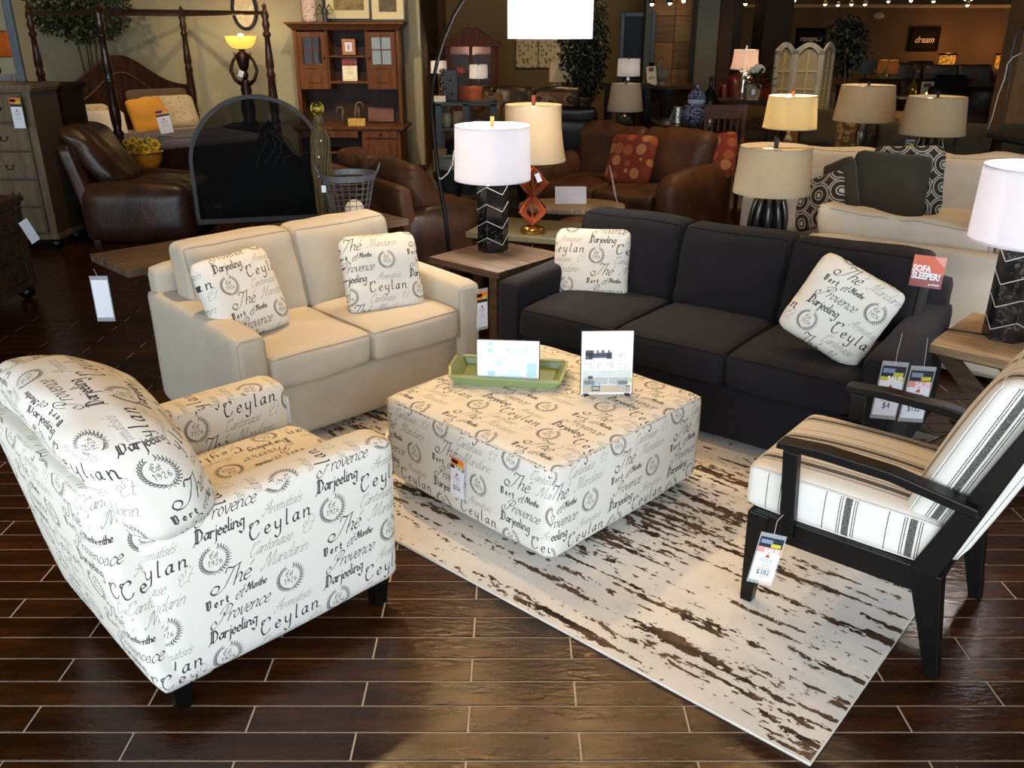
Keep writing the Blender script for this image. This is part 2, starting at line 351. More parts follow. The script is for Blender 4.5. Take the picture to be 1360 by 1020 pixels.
GL = {
 'a': (1.05, [[(.85, .85), (.5, 1), (.1, .55), (.25, .05), (.6, .15), (.88, .95)], [(.88, 1), (.82, .2), (1.05, .12)]]),
 'c': (.9, [[(.8, .8), (.5, 1), (.1, .5), (.35, 0), (.85, .25)]]),
 'd': (1.1, [[(.8, .8), (.45, 1), (.1, .5), (.3, 0), (.82, .4)], [(.9, 2), (.82, .3), (1.05, .1)]]),
 'e': (.9, [[(.12, .48), (.75, .65), (.55, 1), (.15, .75), (.12, .25), (.45, 0), (.88, .25)]]),
 'g': (1.05, [[(.8, .9), (.45, 1), (.1, .55), (.35, .1), (.8, .5)], [(.88, 1), (.8, -.6), (.4, -1), (.05, -.7)]]),
 'h': (1.1, [[(.2, 2), (.15, 1), (.12, 0)], [(.15, .5), (.5, 1), (.82, .8), (.8, .15), (1.02, .1)]]),
 'i': (.45, [[(.15, 1), (.15, .15), (.38, .1)], [(.17, 1.42), (.2, 1.5)]]),
 'j': (.5, [[(.35, 1), (.3, -.7), (0, -1)], [(.37, 1.42), (.4, 1.5)]]),
 'l': (.45, [[(.2, 2), (.15, 1), (.15, .15), (.38, .1)]]),
 'm': (1.5, [[(.1, 1), (.1, 0)], [(.1, .6), (.4, 1), (.65, .8), (.62, 0)], [(.65, .6), (.95, 1), (1.2, .8), (1.15, .15), (1.4, .1)]]),
 'n': (1.1, [[(.1, 1), (.1, 0)], [(.1, .55), (.5, 1), (.82, .8), (.8, .15), (1.02, .1)]]),
 'o': (.95, [[(.45, 1), (.1, .5), (.4, 0), (.8, .5), (.45, 1)]]),
 'r': (.75, [[(.1, 1), (.1, 0)], [(.1, .5), (.4, .95), (.7, .88)]]),
 's': (.8, [[(.7, .85), (.4, 1), (.15, .75), (.62, .35), (.45, 0), (.08, .18)]]),
 't': (.65, [[(.3, 1.6), (.25, .8), (.25, .15), (.55, .08)], [(0, 1), (.6, 1)]]),
 'v': (.9, [[(.05, 1), (.4, 0), (.8, .9), (.7, 1)]]),
 'y': (1.05, [[(.1, 1), (.15, .3), (.5, .1), (.82, .4)], [(.88, 1), (.78, -.6), (.35, -1), (.05, -.75)]]),
 'E': (1.3, [[(1.15, 1.75), (.8, 2.05), (.35, 1.7), (.75, 1.1), (.2, .8), (.2, .15), (.7, -.05), (1.2, .35)], [(.35, 1.0), (.0, 1.4), (-.3, 1.0), (.1, .6)]]),
 'C': (1.55, [[(1.1, 1.5), (1.35, 1.75), (1.1, 2.05), (.5, 1.75), (.1, .9), (.4, 0), (1.0, 0), (1.4, .45)], [(.6, 1.9), (.2, 1.9), (.15, 1.5)]]),
 'M': (2.1, [[(-.5, .2), (-.2, -.1), (.2, .6), (.55, 2.0), (.8, 1.0), (.95, .1), (1.3, 1.2), (1.65, 2.0), (1.7, .9), (1.75, .15), (2.05, .15)], [(.5, 2), (.2, 1.7), (0, 1.2)]]),
 'A': (1.6, [[(-.4, .3), (-.2, -.1), (.3, .5), (.85, 1.5), (1.15, 2.1), (1.15, 1.0), (1.2, .2), (1.45, .1)], [(-.3, 1.1), (.2, .95), (1.3, .8)], [(.5, 1.9), (.2, 1.5), (.55, 1.2)]]),
 'T': (1.5, [[(.2, 1.6), (.3, 2.05), (1.0, 1.9), (1.8, 2.1)], [(1.15, 1.95), (.85, 1.0), (.5, .1), (-.2, -.25), (-.9, .1), (-.75, .6), (-.2, .5), (-.1, .1), (-.6, -.3)]]),
 'P': (1.5, [[(.9, 1.9), (.6, .9), (.2, .0), (-.5, -.3), (-.9, .2), (-.5, .6), (-.15, .2)], [(-.1, 1.3), (.2, 1.9), (.9, 2.15), (1.5, 1.75), (1.2, 1.1), (.65, .95), (.5, 1.3)]]),
 'D': (1.5, [[(.25, 1.9), (.2, .1)], [(.55, 1.9), (.5, .1)], [(-.05, 1.75), (.3, 2.0), (.9, 1.85), (1.3, 1.2), (1.15, .4), (.6, 0), (.1, .1), (-.25, -.35)]]),
 'V': (1.5, [[(.0, 1.8), (.3, 2), (.3, .2), (.8, 0), (1.25, .4)], [(.65, 1.9), (.6, .4)], [(.6, 1.7), (1.1, 2.0), (1.25, 1.6), (1.2, .4)]]),
 '1': (.7, [[(.1, 1.1), (.35, 1.4), (.35, 0)]]),
 '9': (1, [[(.75, .9), (.4, 1.3), (.1, .95), (.4, .6), (.78, 1.0), (.7, .3), (.25, 0)]]),
 '2': (1, [[(.1, 1.0), (.4, 1.35), (.75, 1.0), (.1, 0), (.85, 0)]]),
 '6': (1, [[(.7, 1.3), (.25, .9), (.12, .35), (.45, 0), (.78, .35), (.4, .7), (.15, .4)]]),
}
def word(s, x, y, xh, w0, w1, nib=.6, slant=.35, sp=0.0, val=1.0, sx=.8, smooth=True, centre=False):
    if centre: x -= sum(GL[c if c != 'é' else 'e'][0] * sx * xh + sp for c in s if c != ' ') / 2
    for c in s:
        if c == ' ': x += xh * .8; continue
        g = GL['e' if c == 'é' else c]; st = list(g[1])
        if c == 'é': st = st + [[(.45, 1.35), (.75, 1.75)]]
        for P in st: stroke([(x + (px * sx + py * slant) * xh, y + py * xh) for px, py in P], w0, w1, nib, val, smooth)
        x += g[0] * sx * xh + sp
    return x
def wreath(x, y, r, val=.85):
    for sgn in (-1, 1):
        for i in range(13):
            a = -PI / 2 + sgn * (.25 + i * .205); px, py = x + r * math.cos(a), y + r * math.sin(a)
            ta = a + sgn * PI / 2
            for s2, L in ((1, .0095), (-1, .0085)):
                b = ta + s2 * .75 * sgn * -1
                stroke([(px, py), (px + L * .5 * math.cos(b), py + L * .5 * math.sin(b)), (px + L * math.cos(b - .2 * s2), py + L * math.sin(b - .2 * s2))], .0018, .0030, .5, val)
        stroke([(x + r * math.cos(-PI / 2 + sgn * t), y + r * math.sin(-PI / 2 + sgn * t)) for t in [.1 + .3 * q for q in range(9)]], .0008, .0010, 0, val)
        stroke([(x, y - r), (x + sgn * .008, y - r + .005), (x + sgn * .011, y - r - .002), (x, y - r), (x + sgn * .009, y - r - .009)], .0010, .0016, 0, val)
    word('Est', x - .002, y + .006, .0105, .0010, .0018, slant=.2, centre=True, val=val)
    word('1926', x + .001, y - .017, .0125, .0010, .0019, slant=.1, sp=.0022, centre=True, val=val)
RH = TH / 6
def rowy(k): return TH - RH * (k + .78)
word('Darjeeling', .004, rowy(0), .0205, .0016, .0046, nib=.75, slant=.12, sx=.84, smooth=False, val=.95)
wreath(.052, TH - RH * 2.02, .040)
word('Thé', .050, rowy(3) - .006, .0305, .0013, .0044, slant=.42, sx=.90, val=.95)
word('Vert', .006, rowy(4) + .003, .0140, .0014, .0046, nib=.75, slant=.05, sp=.0085, sx=.8, smooth=False, val=.92)
word('et', .092, rowy(4) - .002, .0235, .0012, .0030, slant=.45, sx=.7, val=.9)
word('Menthe', .132, rowy(4) + .010, .0125, .0012, .0034, slant=.2, sx=.74, val=.95)
word('Provence', .030, rowy(5) - .002, .0250, .0012, .0036, slant=.5, sx=.84, val=.92)
word('Aromatisés', .212, rowy(0) + .002, .0180, .0009, .0017, slant=.5, sx=.72, val=.68)
word('Ceylan', .158, rowy(1), .0255, .0016, .0048, slant=.1, sp=.0125, sx=.9, val=.95)
word('Cantonaise', .150, rowy(2) + .002, .0200, .0009, .0019, slant=.5, sx=.72, val=.72)
word('Et', .325, rowy(2) + .006, .0250, .0009, .0018, slant=.5, sx=.72, val=.6)
word('Mandarin', .188, rowy(3) + .002, .0225, .0009, .0020, slant=.5, sx=.76, val=.72)
wreath(.272, TH - RH * 5.0, .040)
img = bpy.data.images.new('script_print', NX, NY, float_buffer=False); img.colorspace_settings.name = 'Non-Color'
px = np.ones((NY, NX, 4), np.float32); px[..., 0] = ink; px[..., 1] = ink; px[..., 2] = ink
img.pixels.foreach_set(px.ravel()); img.update()
def print_mat(name, base, inkc):
    m, nt, b = nm(name); tc = N(nt, 'ShaderNodeTexCoord'); mp = N(nt, 'ShaderNodeMapping'); mp.inputs['Scale'].default_value = (1 / TW, 1 / TH, 1)
    nt.links.new(tc.outputs['UV'], mp.inputs[0]); im = N(nt, 'ShaderNodeTexImage'); im.image = img; im.extension = 'REPEAT'; nt.links.new(mp.outputs[0], im.inputs[0])
    mx = N(nt, 'ShaderNodeMix', data_type='RGBA'); mx.inputs[6].default_value = base; mx.inputs[7].default_value = inkc
    nt.links.new(im.outputs[0], mx.inputs[0]); nt.links.new(mx.outputs[2], b.inputs['Base Color'])
    b.inputs['Roughness'].default_value = .95; b.inputs['Specular IOR Level'].default_value = .15
    t2 = noise_tex(nt, 500, 2); bump(nt, b, t2.outputs['Fac'], .2, .002); return m
# ------------------------------------------------------------------ palette
BLACKWOOD = plain('espresso_wood', srgb(9, 8, 8), .34, var=.2, spec=.3)
CREAM = fabric('oatmeal_fabric', srgb(182, 175, 160))
CREAMW = fabric('oatmeal_welt', srgb(164, 155, 140))
CHAR = fabric('charcoal_fabric', srgb(27, 26, 30), var=.12, sheen=.02)
CHARW = fabric('charcoal_welt', srgb(18, 18, 21), sheen=.02)
IVORY = fabric('ivory_fabric', srgb(212, 203, 186)); IVORYW = fabric('ivory_welt', srgb(180, 168, 148))
LEATH = leather('brown_leather', srgb(38, 25, 19), srgb(74, 46, 31)); LEATHO = leather('cognac_leather', srgb(72, 43, 26), srgb(106, 66, 40), .55)
LEATHD = leather('dark_leather', srgb(24, 18, 15), srgb(48, 36, 28))
WOODW = wood('weathered_wood', srgb(56, 45, 36), srgb(98, 81, 64), .6, (3, 30, 30), 1.0)
WOODB = wood('bleached_wood', srgb(108, 88, 64), srgb(156, 130, 98), .6, (3, 26, 26), 1.0)
DARKW = wood('dark_wood', srgb(24, 15, 11), srgb(48, 29, 20), .5, (2, 20, 20), 1.2)
REDW = wood('cherry_wood', srgb(84, 50, 29), srgb(122, 77, 46), .6, (20, 20, 2), 1.2)
REDWD = wood('cherry_wood_shadow_panel', srgb(52, 38, 32), srgb(66, 48, 40), .5, (20, 20, 2), 1.2)  # darker copy of the cherry, recess shade put into its colour
GREYW = wood('grey_oak', srgb(86, 74, 58), srgb(124, 108, 84), .55, (20, 20, 3), 1.0)
WHITE = plain('white_card', srgb(240, 242, 248), .5, var=.01); PAPER = plain('paper', srgb(226, 230, 240), .6, var=.01)
INKM = plain('print_black', srgb(40, 40, 44), .6, var=.02); BLACK = plain('black_metal', srgb(16, 16, 18), .35, .3, var=.1)
GREYM = plain('grey_metal', srgb(74, 78, 82), .45, .6); BRASS = plain('brass', srgb(190, 150, 80), .25, 1.0, var=.05); CHROME = plain('chrome', srgb(200, 200, 205), .12, 1.0, var=.02)
SHW = shade_mat('white_linen_shade', (.86, .86, .90, 1), .5); SHT = shade_mat('tan_linen_shade', srgb(205, 190, 160), .35); SHP = shade_mat('pink_silk_shade', srgb(236, 220, 208), .5)
CLEAR = glass('clear_plastic', (.85, .9, .95, 1), .22, .08); CORD = plain('cord_white', srgb(205, 200, 190), .5, var=.02)
LEAF = plain('leaf_green', srgb(34, 48, 32), .5, var=.4, scale=14); LEAFD = plain('leaf_dark', srgb(20, 30, 20), .55, var=.4, scale=14)
# ------------------------------------------------------------------ floor of wood-look planks with pale grout
GROUT = plain('grout', srgb(190, 176, 158), .85, var=.08, scale=40)
def plank_mat():
    m, nt, b = nm('plank_glaze'); t = noise_tex(nt, 1.6, 7, (1.6, 9, 9), rough=.7); oi = N(nt, 'ShaderNodeObjectInfo')
    r = ramp(nt, t.outputs['Fac'], [(0.25, srgb(22, 11, 4)), (.55, srgb(50, 26, 9)), (.8, srgb(82, 46, 18))])
    mx = N(nt, 'ShaderNodeHueSaturation'); nt.links.new(r.outputs[0], mx.inputs['Color'])
    mr = N(nt, 'ShaderNodeMapRange'); mr.inputs[3].default_value = .68; mr.inputs[4].default_value = 1.25; nt.links.new(oi.outputs['Random'], mr.inputs[0]); nt.links.new(mr.outputs[0], mx.inputs['Value'])
    nt.links.new(mx.outputs[0], b.inputs['Base Color']); b.inputs['Roughness'].default_value = .18; b.inputs["Specular IOR Level"].default_value = .28
    t2 = noise_tex(nt, 18, 6, (1, 3, 1)); bump(nt, b, t2.outputs['Fac'], .35, .006); return m
PLANK = plank_mat()
floor = S(MB().box(4, 14.9, -.0510, 28, 33.8, .1).build('floor', GROUT))
RW, PL, GAP = .1033, .633, .0058
RUGA = Vector((.808, 1.758)); RU = Vector((math.cos(R(48.8)), math.sin(R(48.8)))); RV = Vector((-RU.y, RU.x)); RL1, RL2 = 2.35, 2.95
def on_rug(x, y, m=.12):
    d = Vector((x, y)) - RUGA; a, b = d.dot(RU), d.dot(RV); return m < a < RL1 - m and m < b < RL2 - m
def proj(x, y, z=0):
    p = R(PITCH); d = y * math.cos(p) + (HC - z) * math.sin(p); return 680 + FPX * x / d, 510 - FPX * (y * math.sin(p) - (HC - z) * math.cos(p)) / d, d
cands = []; rest = []
k = 0
for row in range(-8, 82):
    yc = 2.1375 + RW * row; off = -.126 if row % 2 == 0 else .19
    for j in range(-12, 17):
        xc = off + PL * (j + .5); X, Y, d = proj(xc, yc)
        if not (-330 < X < 1690) : continue
        if yc > 1.35 and -120 < X < 1480 and Y < 1080 and not on_rug(xc, yc, .3) and Vector((xc - .13, yc - 3.3)).length > .1: cands.append((-RW * PL * (yc / d ** 3), xc, yc))
        else: rest.append((xc, yc))
cands.sort(); near, far_ = cands[:298], cands[298:]
pm = MB().box(0, 0, -.003, PL - GAP, RW - GAP, .0095, .0010); first = None
for _, x, y in near:
    if first is None: first = pm.build('plank', PLANK, floor, loc=(x, y, 0))
    else: o = first.copy(); C.objects.link(o); o.parent = floor; o.location = (x, y, 0)
mb = MB()
for x, y in [(a[1], a[2]) for a in far_] + rest: mb.box(x, y, -.003, PL - GAP, RW - GAP, .01)
T(mb.build('planks', PLANK, floor), kind='stuff')
CARPET = fabric('olive_carpet', srgb(92, 82, 58), weave=120)
S(MB().box(6.5, 20.6, .006, 23, 22.0, .012).build('floor_carpet', CARPET))
# ------------------------------------------------------------------ walls
OLIVE = plain('olive_wall_paint', srgb(168, 162, 134), .85, var=.03, scale=2, bmp=.06, bscale=160); UMBER = plain('umber_wall_paint', srgb(88, 66, 36), .85, var=.04, scale=2)
GREYC = plain('grey_column_paint', srgb(104, 104, 88), .85, var=.03); BROWNC = plain('brown_column_paint', srgb(64, 44, 28), .85, var=.03); CEIL = plain('ceiling_paint', srgb(128, 92, 48), .9, var=.02)
S(MB().box(-4.0, 12.22, 1.8, 5.6, .2, 3.6).build('wall_back', OLIVE))
S(MB().box(-4.0, 12.11, .06, 5.58, .018, .12).build('baseboard_back', DARKW))
S(MB().box(-6.7, 5.1, 1.8, .2, 14.2, 3.6).build('wall_left', OLIVE))
S(MB().box(-1.30, 14.65, 1.8, .2, 4.6, 3.6).build('wall_passage', UMBER))
S(MB().box(1.5, 17.05, 1.8, 5.4, .2, 3.6).build('wall_rear', plain('dark_olive_paint', srgb(112, 98, 66), .85, var=.03)))
S(MB().box(-1.30, 12.05, .06, .22, .14, .12, .006).build('trim_1', DARKW))
S(MB().box(11.0, 28.4, 2.4, 26, .2, 4.8).build('wall_far', UMBER))
S(MB().box(12.0, 28.22, 2.50, 23, .16, .10, .02).build('trim_2', plain('crown_paint', srgb(170, 140, 96), .7, var=.02)))
S(MB().box(17.5, 12, 1.9, .2, 26.4, 3.8).build('wall_right', UMBER))
S(MB().box(5.5, 8, 3.72, 25, 19.6, .1).build('ceiling', CEIL))
S(MB().box(8, 23.2, 4.85, 30, 10.8, .1).build('ceiling_rear', plain('dark_ceiling', srgb(96, 72, 44), .9)))
# columns and the accent wall of stacked wood panels between them
for n_, (xa, xb, Y, sy, m_) in enumerate([(924, 953, 14.2, .5, GREYC), (953.5, 972, 14.25, .7, BROWNC), (1012, 1049, 15.2, .7, BROWNC)]):
    a, b = at(xa, 60, Y), at(xb, 60, Y); S(MB().box((a.x + b.x) / 2, Y + sy / 2, 1.85, b.x - a.x, sy, 3.7, .01).build('column', m_))
a, b = at(856, 60, 14.2), at(863, 60, 14.2); S(MB().box((a.x + b.x) / 2, 14.3, 1.85, b.x - a.x + .02, .25, 3.7, .01).build('trim_3', GREYC))
accent = S(MB().box((at(863, 60, 14.9).x + at(928, 60, 14.9).x) / 2, 15.05, 1.85, at(928, 60, 14.9).x - at(863, 60, 14.9).x, .1, 3.7).build('wall_accent', UMBER))
TONES = [wood('accent_panel_%s' % n, srgb(*c), srgb(*[min(255, v + 22) for v in c]), .6, (2, 20, 20)) for n, c in (('a', (128, 94, 56)), ('b', (98, 74, 46)), ('c', (118, 92, 60)))]
ax0, ax1 = at(863, 60, 14.9).x, at(928, 60, 14.9).x
for r_ in range(9):
    for q in range(2):
        w_ = (ax1 - ax0) / 2; MB().box(ax0 + w_ * (q + .5), 14.985, .25 + r_ * .4, w_ - .01, .03, .39, .004).build('panel', TONES[(r_ + q) % 3], accent)
# mirror / doorway frame left of the panelled wall
E_ = E('standing_mirror', 'tall narrow grey framed mirror standing left of the panelled wall', 'mirror', (at(846, 60, 14.4).x, 14.4, 0))
for sx in (-1, 1): MB().box(sx * .24, 0, 1.05, .07, .05, 2.1, .008).build('frame_side', GREYM, E_)
MB().box(0, 0, 2.06, .41, .05, .07, .008).build('frame_top', GREYM, E_); MB().box(0, 0, .1, .41, .05, .2, .008).build('frame_bottom', GREYM, E_); MB().box(0, .0, 1.1, .41, .02, 1.86).build('mirror_glass', plain('dim_reflection_paint', srgb(16, 18, 18), .6, .0), E_)  # matt glass, its dim reflection is put into the colour
# spot lights seen under the far ceiling
BULB = glow('bulb_glow', (1, .8, .5, 1), 14)
fl = [(1055, 0), (1096, 5), (1113, 6), (1131, 5), (1149, 5), (1282, -2), (1290, -2), (1285, 6), (1352, 7), (1180, 1), (1210, 0), (1240, 1)]
ORD = ['first', 'second', 'third', 'fourth', 'fifth', 'sixth', 'seventh', 'eighth', 'ninth', 'tenth', 'eleventh', 'last']
fl.sort()
for i, (x_, y_) in enumerate(fl):
    p = at(x_, y_, 25.5 + (i % 3) * .5)
    e = E('track_spotlight', ORD[i] + ' small warm track spotlight from the left above the far brown wall', 'light', p, 0, 'track spotlights over the far wall')
    MB().lathe([(.0, .16), (.05, .16), (.06, .0), (.045, -.01)], 10, cap=True).build('housing', BRASS, e, smooth=True); MB().ball((0, 0, -.01), .045, 10, 6).build('bulb', BULB, e, smooth=True); MB().box(0, 0, .3, .02, .02, .3).build('stem', BRASS, e)
for i, (x_, y_, Y_) in enumerate([(890, 3, 14.0), (908, 0, 14.0), (990, 4, 15.8), (866, 4, 13.6)]):
    p = at(x_, y_, Y_); e = E('track_spotlight', ['warm spotlight at the left of the panelled wall top', 'warm spotlight at the right of the panelled wall top', 'warm spotlight between the brown columns', 'warm spotlight above the standing mirror'][i], 'light', p, 0, 'spotlights near the panelled wall')
    MB().lathe([(.0, .14), (.04, .14), (.05, .0), (.035, -.01)], 10).build('housing', BRASS, e, smooth=True); MB().ball((0, 0, -.01), .03, 8, 6).build('bulb', BULB, e, smooth=True)
for (x_, y_) in ((873, 0), (895, 0)): p = at(x_, y_, 14.6); spot('panelled_wall_spot_light', (p.x, 14.55, 2.9), (p.x, 14.95, 1.4), 16, cone=50)
# ------------------------------------------------------------------ rug
def rug_mat():
    m, nt, b = nm('distressed_rug'); tc = N(nt, 'ShaderNodeTexCoord')
    def nz(sc_, st, det=5, ro=.6, off=0):
        mp = N(nt, 'ShaderNodeMapping'); mp.inputs['Scale'].default_value = st; mp.inputs['Location'].default_value = (off, off, 0); nt.links.new(tc.outputs['Object'], mp.inputs[0])
        t = N(nt, 'ShaderNodeTexNoise'); t.inputs['Scale'].default_value = sc_; t.inputs['Detail'].default_value = det; t.inputs['Roughness'].default_value = ro; nt.links.new(mp.outputs[0], t.inputs[0]); return t
    def mth(op, a, bb):
        n = N(nt, 'ShaderNodeMath', operation=op)
        for i, v in enumerate((a, bb)):
            if isinstance(v, (int, float)): n.inputs[i].default_value = v
            else: nt.links.new(v, n.inputs[i])
        return n.outputs[0]
    base = nz(1.3, (.7, 1.2, 1), 4)
    streak = nz(1.9, (.8, 10.5, 1), 2, .5, 3); fine = nz(26, (.75, 1.5, 1), 5, .7, 7); fleck = nz(70, (.7, 1.4, 1), 3, .6, 1); big = nz(1.5, (.7, 1.3, 1), 2, .5, 11); mid = nz(9, (.5, 3.5, 1), 3, .6, 21)
    s = mth('ADD', mth('MULTIPLY', streak.outputs[0], .80), mth('MULTIPLY', fine.outputs[0], .62)); s = mth('ADD', s, mth('MULTIPLY', big.outputs[0], .42)); s = mth('ADD', s, mth('MULTIPLY', fleck.outputs[0], .22)); s = mth('ADD', s, mth('MULTIPLY', mid.outputs[0], .45))
    g = mth('GREATER_THAN', s, 1.325)
    fl_ = mth('GREATER_THAN', mth('ADD', mth('ADD', mth('MULTIPLY', fine.outputs[0], .8), mth('MULTIPLY', fleck.outputs[0], .35)), mth('MULTIPLY', big.outputs[0], .25)), .812)
    both = mth('MAXIMUM', g, fl_)
    cr_ = ramp(nt, base.outputs[0], [(.3, srgb(186, 186, 184)), (.5, srgb(216, 212, 204)), (.7, srgb(228, 225, 218))])
    mx = N(nt, 'ShaderNodeMix', data_type='RGBA'); nt.links.new(both, mx.inputs[0]); nt.links.new(cr_.outputs[0], mx.inputs[6])
    dk = ramp(nt, nz(5, (1, 3, 1), 3, .6, 5).outputs[0], [(.35, srgb(50, 38, 30)), (.65, srgb(104, 84, 66))]); nt.links.new(dk.outputs[0], mx.inputs[7]); nt.links.new(mx.outputs[2], b.inputs['Base Color'])
    b.inputs['Roughness'].default_value = .95; b.inputs['Specular IOR Level'].default_value = .1
    h = mth('SUBTRACT', 1.0, both); bump(nt, b, h, .5, .003); return m
rug = MB().box(RL2 / 2, RL1 / 2, 0, RL2, RL1, .010, .003).build('rug', rug_mat()); rug.matrix_world = Matrix(((RV.x, RU.x, 0, RUGA.x), (RV.y, RU.y, 0, RUGA.y), (0, 0, -1, .008), (0, 0, 0, 1)))
T(rug, 'cream area rug with distressed brown broken streaks under the ottoman', 'rug')
rz_ = [((0, 0), (RL2, 0)), ((RL2, 0), (RL2, RL1)), ((RL2, RL1), (0, RL1)), ((0, RL1), (0, 0))]
MB().tube([(0, 0, 0), (RL2, 0, 0), (RL2, RL1, 0), (0, RL1, 0)], .006, 6, closed=True).build('binding', plain('rug_binding', srgb(205, 200, 190), .9), rug)
# ------------------------------------------------------------------ armchair in printed script fabric
PRT = print_mat('script_print_fabric', srgb(218, 216, 207), srgb(40, 40, 42)); PRTW = fabric('print_welt', srgb(205, 202, 190))
ac = E('armchair', 'upholstered armchair in cream script-print fabric at the left front corner of the rug', 'armchair', (-.957, 2.475, 0), R(-45.6))
W_, D_ = .76, .83
def lean(f0, z0, k):   # push back with height
    return lambda p: (p[0], p[1] - max(0, p[2] - z0) * k, p[2])
soft_ = lambda *a, **k: cushion(*a, **k)
for sg in (-1, 1):
    def df(p, sg=sg):
        # arms rise slightly towards the front and flare a little
        return (p[0] + sg * max(0, p[2] - .1) * .02, p[1], p[2] + (p[1]) * .012 * max(0, (p[2] - .1) / .5))
    cushion('arm', (sg * .318, .0, .37), (.15, D_, .53), PRT, ac, r=.035, puff=(.012, .006, .012), n=14, wm=None, deform=df, seed=1 + sg, wr=.003)
cushion('seat_base', (0, .02, .22), (.50, .78, .24), PRT, ac, r=.02, n=8, seed=3)
cushion('seat_cushion', (0, .09, .41), (.485, .66, .16), PRT, ac, r=.045, puff=(0, .01, .03), n=14, wm=PRTW, seed=5, wr=.006, swap=True)
def bdf(p): return (p[0] * (1 - .02 * max(0, p[2] - .1)), p[1] - max(0, p[2] - .1) * .16, p[2])
cushion('back_frame', (0, -.335, .45), (.79, .17, .70), PRT, ac, r=.03, puff=(.0, .02, 0), n=14, deform=bdf, seed=7)
def bc(p):
    k = max(0, p[2] - .5); cz = .05 * (1 - (p[0] / .38) ** 2) * max(0, min(1, k / .2))
    return (p[0], p[1] - k * .34 - .14 * max(0, p[2] - .78), p[2] + cz)
cushion('back_cushion', (0, -.245, .755), (.835, .25, .34), PRT, ac, r=.085, puff=(.012, .035, .02), n=22, deform=bc, seed=2, wr=.02, wm=None)
pts = [bc(((a * .385), -.365, .61 + 0)) for a in (-1, -.5, 0, .5, 1)]
MB().tube(pts, .005, 6).build('piping', PRTW, ac, smooth=True)
for sx in (-1, 1):
    for sy in (-1, 1):
        x, y = sx * .335, sy * .355; a, b = .032, .022
        MB().hexa([(x - b, y - b, .0), (x + b, y - b, .0), (x + b, y + b, .0), (x - b, y + b, .0)], [(x - a, y - a, .13), (x + a, y - a, .13), (x + a, y + a, .13), (x - a, y + a, .13)]).build('leg', BLACKWOOD, ac)
# ------------------------------------------------------------------ ottoman
ot = E('ottoman', 'square cocktail ottoman in cream script-print fabric standing on the rug', 'ottoman', (.135, 3.30, .013), R(135.5))
cushion('cushion_body', (0, 0, .232), (.955, .955, .385), PRT, ot, r=.035, puff=(.012, .012, .015), n=20, seed=4, wr=.003,
        wm=PRTW, deform=lambda p: (p[0] * (1 - .06 * max(0, .26 - p[2])), p[1] * (1 - .06 * max(0, .26 - p[2])), p[2]), both=False, rad=.0035)
for sx in (-1, 1):
    for sy in (-1, 1): MB().hexa([(sx * .30 - .03, sy * .30 - .03, 0), (sx * .30 + .03, sy * .30 - .03, 0), (sx * .30 + .03, sy * .30 + .03, 0), (sx * .30 - .03, sy * .30 + .03, 0)], [(sx * .30 - .04, sy * .30 - .04, .06), (sx * .30 + .04, sy * .30 - .04, .06), (sx * .30 + .04, sy * .30 + .04, .06), (sx * .30 - .04, sy * .30 + .04, .06)]).build('leg', BLACKWOOD, ot)
